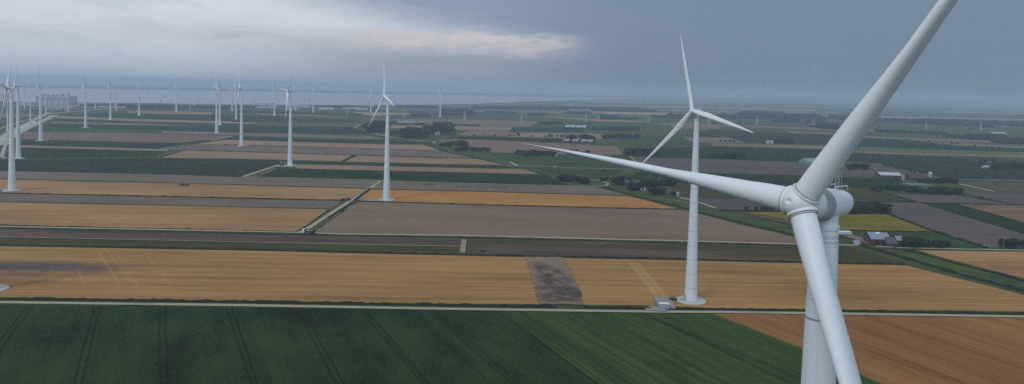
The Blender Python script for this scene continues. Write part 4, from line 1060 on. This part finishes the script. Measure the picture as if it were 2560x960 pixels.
house(1793, 397.5, 6, 3, 2, 8, 'white house at the left foot of the big round grove', 'house', 'house', mw=M_WHITEW, mr=M_GREYROOF, windows=2)
house(1922, 359.5, 8, 4, 3, 10, 'left one of two pale barns before the far clump in green crop', mw=M_WHITEW, mr=M_GREYROOF, extra=bigdoor)
house(1931, 360, 6, 4, 3, 10, 'right one of two pale barns before the far clump in green crop', mw=M_WHITEW, mr=M_GREYROOF, extra=bigdoor)
house(1500, 297, 8, 7, 3, 20, 'tiny white barn in the hazy fields left of the tiny turbine', mw=M_WHITEW, mr=M_WHITEW, extra=bigdoor)
house(2500, 338.5, 34, 6, 3, 30, 'pale greenhouse in the haze before the wood at the right edge', 'greenhouse', 'greenhouse', mw=M_GREENROOF, mr=M_WHITEW, extra=bigdoor)
# industrial sheds on the shore
for x, y, w_, h, lab in ((662, 271, 46, 6, 'leftmost long white hall before the shore'), (690, 265.5, 34, 6, 'white hall behind the leftmost long one at the shore'), (742, 268, 60, 8, 'widest white hall at the shore right of the lane side turbine'), (728, 275, 30, 5, 'grey hall in front of the widest white hall'),
                         (815, 274.5, 36, 6, 'pale hall right of the faint turbine at the shore'), (876, 272.5, 42, 5, 'pale low hall in front of the far round wood'), (905, 275, 26, 5, 'low pale hall nearest the farm lane turbine at the shore'), (660, 262.5, 36, 7, 'grey hall farthest back at the water left of the sheds')):
    house(x, y, w_, h, h * .35, 60, lab, 'warehouse', 'warehouse', mw=M_WHITEW, mr=M_WHITEW if x % 2 else M_GREYROOF, extra=bigdoor)
# power station
def power_station():
    g = at(128, 262); k = g.y / F; root = empty('power_station', (g.x, g.y, 0)); tag(root, 'long grey power station with a row of boxes on its roof', 'power station')
    W, Hh = 80 * k, 20.5 * k
    bm = bmesh.new(); box(bm, (0, 35, Hh / 2), (W, 70, Hh)); obj('wall', bm, M_PLANT, root)
    bm = bmesh.new(); box(bm, (0, 35, Hh + 1), (W + 2, 72, 2)); rf = obj('roof', bm, M_PLANT, root)
    for i, x in enumerate((-30, -18, -7, 5, 18, 31)):
        bm = bmesh.new(); hh = 6 if x not in (18, 31) else 10; box(bm, (x * k, 30, Hh + 2 + hh / 2), (3.4 * k, 14, hh)); obj('roof_unit', bm, M_PLANT2, rf)
    for i, x in enumerate((-30, -11, 3, 18, 31)):
        bm = bmesh.new(); box(bm, (x * k, -.5, Hh * .45), (4.2 * k, 1.2, Hh * .85)); obj('bay', bm, M_PLANT2, root)
    bm = bmesh.new(); box(bm, (0, -.7, Hh * .62), (W * .96, 1.6, Hh * .07)); box(bm, (0, -.7, Hh * .82), (W * .96, 1.6, Hh * .05)); obj('window_band', bm, M_PLANT2, root)
power_station()
house(145, 275, 64, 9, 3, 60, 'long low grey hall in front of the power station', 'warehouse', 'warehouse', mw=M_PLANT2, mr=M_GREYROOF, extra=bigdoor)
house(196, 262.5, 34, 8, 4, 60, 'pale low hall right of the power station', 'warehouse', 'warehouse', mw=M_PLANT, mr=M_GREYROOF, extra=bigdoor)
house(250, 269, 14, 4, 2, 40, 'small white hall beside the shore road', 'warehouse', 'warehouse', mw=M_WHITEW, mr=M_WHITEW, extra=bigdoor)
house(6, 247, 16, 26, 4, 60, 'blue grey industrial block at the very left edge by the water', 'factory', 'factory', mw=M_PLANT, mr=M_PLANT2, extra=bigdoor)
house(60, 262, 30, 8, 3, 60, 'grey hall left of the power station', 'warehouse', 'warehouse', mw=M_PLANT, mr=M_GREYROOF, extra=bigdoor)

# ------------------------------------------------------------------ pylons
M_POLE = plain('pale_steel_pole', (.50, .53, .54), .5, .3, .05, .2)
def twin_pylon(xs, yb, yt, label, n=2):
    g0 = at(xs[0], yb); k = g0.y / F; h = (yb - yt) * k; root = empty('power_pylon', (g0.x, g0.y, 0)); tag(root, label, 'power pylon', 'white power pylons crossing the fields')
    for i, x in enumerate(xs):
        px = (x - xs[0]) * k; bm = bmesh.new(); tube(bm, [(px, 0, -.3), (px, 0, h)], [.85, .4], 10); ps = obj('pole', bm, M_POLE, root)
        bm = bmesh.new()
        for q in (.62, .78, .94): tube(bm, [(px, 0, h * q), (px + (2.6 if i else -2.6), 0, h * q + .3)], [.14, .08], 5)
        obj('insulator_arm', bm, M_POLE, ps)
for xs, yb, yt, lab in (((865, 870), 288.7, 266, 'twin pole pylon in green fields left of the farm lane turbine'), ((1009, 1013.5), 294.5, 272, 'twin pole pylon just right of the farm lane turbine'), ((1160.5, 1163), 299.5, 276, 'twin pole pylon on the grey field above the village grove'),
                        ((1303, 1305), 302, 286, 'twin pole pylon above the sparse tree row'), ((1464, 1466), 305, 282, 'twin pole pylon above the arched sheds'), ((1620, 1623), 307.5, 288, 'twin pole pylon left of the ringed turbine hub'), ((1770, 1773), 311.5, 295, 'twin pole pylon right of the ringed turbine tower under its right blade'),
                        ((1890.5, 1894), 312.5, 288, 'twin pole pylon beyond the tip of the ringed turbine right blade'), ((2031.5, 2036), 313, 296, 'twin pole pylon left of the big upper blade'), ((2314, 2317), 323, 301, 'faint twin pole pylon right of the big upper blade'), ((2451, 2454), 325.8, 304, 'twin pole pylon near the right edge in the haze'), ((474, 476), 275.7, 259, 'twin pole pylon left of the overlapping turbine pair')):
    twin_pylon(xs, yb, yt, lab)
def lattice(px, yb, yt, label):
    g = at(px, yb); k = g.y / F; h = (yb - yt) * k; root = empty('lattice_pylon', (g.x, g.y, 0)); tag(root, label, 'power pylon', 'grey lattice pylons at the shore')
    bm = bmesh.new(); w_ = 5
    for sx, sy in ((-1, -1), (1, -1), (1, 1), (-1, 1)): tube(bm, [(sx * w_, sy * w_, 0), (sx * .8, sy * .8, h)], [.5, .35], 4)
    for q in range(6):
        z0, z1 = h * q / 6, h * (q + 1) / 6; a, b = w_ * (1 - q / 6) + .8, w_ * (1 - (q + 1) / 6) + .8
        tube(bm, [(-a, -a, z0), (b, -b, z1)], [.25, .25], 4); tube(bm, [(a, -a, z0), (-b, -b, z1)], [.25, .25], 4)
    obj('mast', bm, M_STEEL, root)
    for q, l in ((.7, 12), (.83, 9), (.94, 6)):
        bm = bmesh.new(); tube(bm, [(-l, 0, h * q), (l, 0, h * q)], [.45, .45], 4); obj('cross_arm', bm, M_STEEL, root)
for x, yb, yt, lab in ((402, 259, 250.5, 'left lattice pylon before the water left of the lone distant turbine'), (496, 261, 249, 'lattice pylon before the water right of the lone distant turbine'), (635, 262, 247.5, 'lattice pylon before the water left of the white halls'), (774, 263.5, 248.5, 'lattice pylon before the water beside the faint distant turbine'), (922, 268, 255.5, 'lattice pylon at the shore beside the faint shore turbines'), (1072, 264, 257, 'small lattice pylon at the shore left of the lone faint turbine')):
    lattice(x, yb, yt, lab)

# ------------------------------------------------------------------ vehicles
M_WPAINT = plain('white_vehicle_paint', (.72, .73, .74), .35, .5, .04, 2); M_BLACK = plain('black_vehicle_paint', (.018, .018, .024), .3, .5, .15, 2); M_TYRE = plain('rubber', (.02, .02, .02), .9, .2, .1, 5)
M_BLUE = plain('blue_machine_paint', (.025, .03, .08), .45, .5, .15, 2); M_REDM = plain('red_machine_paint', (.14, .03, .03), .5, .4, .2, 2); M_LETTER = plain('pale_lettering', (.5, .52, .55), .6, .3, .05, 1)
def wheel(root, x, y, r, w_=.35, name='wheel'):
    bm = bmesh.new(); tube(bm, [(x, y - w_ / 2, r), (x, y + w_ / 2, r)], [r, r], 16); return obj(name, bm, M_TYRE, root)
def place(name, px, py, rot, label, cat, group=None, z=.35):
    g = at(px, py); r = empty(name, (g.x, g.y, z), rot); return tag(r, label, cat, group)
lane_rot = vdir((757, 582), (787, 583))
t = place('tanker_truck', 772, 584.8, lane_rot, 'white cabbed tanker truck with a black tank at the junction of the two farm lanes', 'truck', z=.30)
bm = bmesh.new(); box(bm, (-3.9, 0, 2.0), (1.9, 2.4, 2.5), taper=.93); cab = obj('cab', bm, M_WPAINT, t)
bm = bmesh.new(); box(bm, (-4.85, 0, 2.3), (.08, 2.1, .9)); obj('windscreen', bm, M_GLASS, cab)
for s_ in (-1, 1): bm = bmesh.new(); box(bm, (-4.2, s_ * 1.2, 2.35), (.9, .06, .75)); obj('side_window', bm, M_GLASS, cab)
bm = bmesh.new(); box(bm, (.2, 0, .95), (8.2, 1.1, .3)); obj('chassis', bm, M_BLACK, t)
bm = bmesh.new(); tube(bm, [(-2.7, 0, 2.25), (-2.6, 0, 2.25), (4.4, 0, 2.25), (4.5, 0, 2.25)], [.9, 1.22, 1.22, .9], 24); tk = obj('tank', bm, M_BLACK, t, True)
bm = bmesh.new()
for x, w_ in ((-1.6, .5), (-.95, .45), (-.35, .5), (.3, .45), (.85, .35), (2.4, .9)): box(bm, (x + .3, -1.225, 2.3), (w_, .05, .5))
obj('lettering', bm, M_LETTER, tk)
for x in (-3.8, 2.2, 3.5):
    for s_ in (-1, 1): wheel(t, x, s_ * 1.0, .52)
def tractor(px, py, rot, label, m, imp):
    t = place('tractor', px, py, rot, label, 'tractor', z=.2)
    bm = bmesh.new(); box(bm, (-1.3, 0, 1.25), (2.2, .9, .9), taper=.9); obj('bonnet', bm, m, t)
    bm = bmesh.new(); box(bm, (.5, 0, 2.1), (1.6, 1.6, 1.5), taper=.85); c = obj('cab', bm, M_GLASS, t)
    bm = bmesh.new(); box(bm, (.5, 0, 2.95), (1.7, 1.7, .18)); obj('cab_roof', bm, M_WPAINT if m is M_BLUE else m, c)
    for s_ in (-1, 1): wheel(t, .7, s_ * 1.05, .95, .55, 'rear_wheel'); wheel(t, -1.9, s_ * .95, .6, .4, 'front_wheel')
    t2 = place(imp, px, py, rot, label.split(' tractor')[0] + ' trailer hitched behind the tractor' + label.split('tractor')[1].split(' pulling')[0], 'trailer', z=.2)
    bm = bmesh.new(); box(bm, (5.2, 0, 1.6), (4.6, 2.3, 1.5), taper=1.12); obj('body', bm, m, t2)
    bm = bmesh.new(); tube(bm, [(1.6, 0, .8), (3.2, 0, .9)], [.1, .1], 6); obj('drawbar', bm, M_BLACK, t2)
    for s_ in (-1, 1): wheel(t2, 5.6, s_ * 1.1, .6, .4)
tractor(857, 501.5, lane_rot, 'dark blue tractor at the lane end of the golden wheat pulling a trailer', M_BLUE, 'farm_trailer')
tractor(455, 464.5, lane_rot, 'dark red tractor in the middle of the golden wheat strip pulling a machine', M_REDM, 'farm_trailer')
# transformer kiosk and dark car on the hardstand of the ringed turbine
k = place('transformer_kiosk', 1660, 772, R(-3), 'grey green transformer kiosk with a white roof on the hardstand by the ringed turbine', 'kiosk', z=.25)
bm = bmesh.new(); box(bm, (0, 0, 1.2), (4.6, 2.4, 2.4)); obj('wall', bm, plain('kiosk_green', (.26, .33, .34), .7, .3, .06, 1), k)
bm = bmesh.new(); box(bm, (0, 0, 2.5), (4.9, 2.7, .2)); obj('roof', bm, M_WPAINT, k)
bm = bmesh.new(); box(bm, (-.9, -1.22, 1.1), (1.0, .06, 1.9)); box(bm, (.6, -1.22, 1.1), (1.0, .06, 1.9)); obj('door', bm, M_STEEL, k)
def car(px, py, rot, label, m, z=.3):
    c = place('parked_car', px, py, rot, label, 'car', z=z)
    bm = bmesh.new(); box(bm, (0, 0, .62), (4.3, 1.75, .62)); obj('body', bm, m, c)
    bm = bmesh.new(); box(bm, (.15, 0, 1.18), (2.5, 1.55, .5), taper=.82); cb = obj('cabin', bm, M_GLASS, c)
    bm = bmesh.new(); box(bm, (.15, 0, 1.45), (2.0, 1.25, .05)); obj('roof', bm, m, cb)
    for x in (-1.35, 1.35):
        for s_ in (-1, 1): wheel(c, x, s_ * .8, .33, .22)
    return c
car(1682, 751.5, R(-12), 'black car parked at the corner of the hardstand by the ringed turbine', M_BLACK)
car(1388, 418.7, R(2), 'white car on the country road below the long meadow grove', M_WPAINT)
car(1358, 420.6, R(2), 'dark car on the country road below the long meadow grove', M_BLACK)
# caravans
for i, x in enumerate((2099, 2107, 2115, 2123)):
    c = place('caravan', x, 586 + i * .1, R(4), ['leftmost', 'second', 'third', 'rightmost'][i] + ' of the four white caravans behind the near tower', 'caravan', 'white caravans in a row', z=.1)
    bm = bmesh.new(); box(bm, (0, 0, 1.5), (2.1, 5.2, 1.9)); bmesh.ops.bevel(bm, geom=bm.edges[:], offset=.2, segments=2, affect='EDGES'); obj('body', bm, M_WPAINT, c)
    bm = bmesh.new(); box(bm, (0, -2.62, 1.7), (1.5, .06, .6)); obj('window', bm, M_GLASS, c)
    for s_ in (-1, 1): wheel(c, s_ * 1.0, 0, .33, .2)

# ------------------------------------------------------------------ air
bm = bmesh.new(); HB = 24000.0
box(bm, (0, 0, (175 - 1) / 2), (2 * HB, 2 * HB, 176))
hm = bpy.data.materials.new('haze'); hm.use_nodes = True; nt = hm.node_tree; nt.nodes.clear()
out = nt.nodes.new('ShaderNodeOutputMaterial'); pv = nt.nodes.new('ShaderNodeVolumePrincipled')
pv.inputs['Color'].default_value = (.62, .735, .865, 1); pv.inputs['Density'].default_value = 0.000165; pv.inputs['Anisotropy'].default_value = 0.1
nt.links.new(pv.outputs[0], out.inputs['Volume'])
hz = tag(obj('haze', bm, hm), kind='stuff')

# ------------------------------------------------------------------ sky
wd = bpy.data.worlds.new('World'); S.world = wd; wd.use_nodes = True
t = NT(wd.node_tree); t.n.clear()
SUN_EL, SUN_AZ = R(44), R(232)          # azimuth measured from +X counter-clockwise: light from the left, slightly behind the view's left
out = t.new('ShaderNodeOutputWorld'); bg = t.new('ShaderNodeBackground'); t.l.new(bg.outputs[0], out.inputs[0])
sky = t.new('ShaderNodeTexSky', sky_type='NISHITA'); sky.sun_disc = False; sky.sun_elevation = SUN_EL; sky.sun_rotation = R(90) - SUN_AZ; sky.dust_density = 3; sky.air_density = 1.5
d = t.new('ShaderNodeTexCoord').outputs['Generated']; s = t.sep(d)
yy = t.m('MAXIMUM', s[1], .05)
a = t.m('DIVIDE', s[0], yy)                # tangent of the bearing from +Y
e = s[2]                                   # ~ elevation
az = t.m('ARCTAN2', s[0], s[1])
ae = t.comb(az, t.mul(e, 3.2), 0)
n3 = t.noise(ae, 1.6, 3, .5)

nw = t.noise(t.mapv(ae, (1, 2.2, 1)), 3.2, 4, .6, .4); nc = t.noise(t.mapv(ae, (1, 1.2, 1)), 9, 4, .62, .3)
low, pale = (.52, .59, .66), (.70, .75, .82)
# left: bright veil overhead, greyer down to the horizon
c = t.mix(t.ss(t.add(e, t.mul(t.sub(nw, .5), .10)), .005, .135), low, pale)
c = t.mix(t.mul(t.ss(nc, .46, .68), .35), c, (.42, .50, .60))
c = t.mix(t.mul(t.ss(az, -.45, -.10), t.ss(e, .08, .035)), c, (.30, .35, .42))
def heads(c, a0, a1, e0, e1, amp, col, amt, seed, fr=20, soft=.05):
    """pale billowing cloud tops: crisp above, melting away below"""
    mv = t.mapv(ae, (1, 1, 1), (seed, seed * .3, 0))
    nb = t.noise(t.mapv(ae, (1, .05, 1), (seed, 3, 0)), 9, 2, .5); nn = t.noise(mv, fr, 5, .6, .5)
    top = t.add(e1, t.mul(t.sub(nb, .5), amp)); edge = t.add(e, t.mul(t.sub(nn, .5), .034))
    k = t.mul(t.ss(t.sub(edge, top), .003, -.004), t.ss(t.add(edge, t.mul(t.sub(nn, .5), .03)), e0, e0 + .03))
    k = t.mul(k, t.mul(t.ss(az, a0 - soft, a0 + soft), t.ss(az, a1 + soft, a1 - soft)))
    k = t.mul(k, t.ss(nn, .22, .52))
    return t.mix(t.mul(k, amt), c, col)
c = heads(c, -.50, -.30, .040, .072, .05, (.56, .58, .65), .8, 2)
c = heads(c, -.66, -.52, .036, .064, .04, (.48, .53, .61), .4, 9)
# storm mass: soft upper right and the whole right side
line = t.m('MULTIPLY_ADD', az, -.13, .061)
up = t.ss(t.sub(t.add(e, t.mul(t.sub(nw, .5), .04)), line), -.020, .036)
up = t.mul(up, t.ss(t.add(az, t.mul(t.sub(nw, .5), .1)), -.50, -.08))
rt = t.ss(t.add(az, t.mul(t.sub(nw, .5), .12)), -.10, .17)
stormc = t.mix(t.ss(n3, .3, .7), (.165, .225, .345), (.19, .255, .37))
stormc = t.mix(t.ss(az, .0, .5), stormc, (.155, .22, .315))
stormc = t.mix(t.mul(t.ss(nc, .45, .7), .25), stormc, (.20, .26, .36))
stormc = t.mix(t.ss(e, .3, .9), stormc, (.36, .40, .46))
stormc = t.mix(t.ss(e, .05, .0), stormc, (.165, .22, .29))
c = t.mix(t.mul(up, .93), c, (.215, .285, .40)); c = t.mix(rt, c, stormc)
c = heads(c, -.40, .06, .036, .064, .024, (.46, .475, .525), .7, 21, 14)
c = heads(c, -.22, .07, .036, .076, .022, (.50, .495, .535), .6, 31, 13, .06)
c = heads(c, -.20, .07, .044, .073, .022, (.62, .575, .59), .9, 5, 24, .035)
# overhead and behind the camera: even overcast
over = t.ss(e, .16, .5); c = t.mix(over, c, (.37, .46, .57))
back = t.ss(s[1], .1, -.3); c = t.mix(back, c, (.58, .76, .95))
c = t.mix(t.ss(e, 0.0, -.02), c, (.20, .24, .27))
nis = t.mix(1.0, sky.outputs[0], (.10, .10, .10), 'MULTIPLY')
c = t.mix(.06, c, nis)
t.l.new(c, bg.inputs['Color']); bg.inputs['Strength'].default_value = 1.0
sl = bpy.data.lights.new('sun', 'SUN'); sl.energy = 0.9; sl.angle = R(16); sl.color = (1, .98, .95)
so = bpy.data.objects.new('sun', sl); COL.objects.link(so)
sd = Vector((math.cos(SUN_EL) * math.cos(SUN_AZ), math.cos(SUN_EL) * math.sin(SUN_AZ), math.sin(SUN_EL)))
so.rotation_euler = sd.to_track_quat('Z', 'Y').to_euler()

# ------------------------------------------------------------------ render settings
S.render.engine = 'CYCLES'; S.cycles.max_bounces = 6; S.cycles.volume_bounces = 1; S.cycles.diffuse_bounces = 2
S.cycles.use_denoising = False; S.cycles.use_adaptive_sampling = False
S.view_settings.view_transform = 'Standard'; S.view_settings.look = 'None'; S.view_settings.exposure = 0.06; S.view_settings.gamma = 1
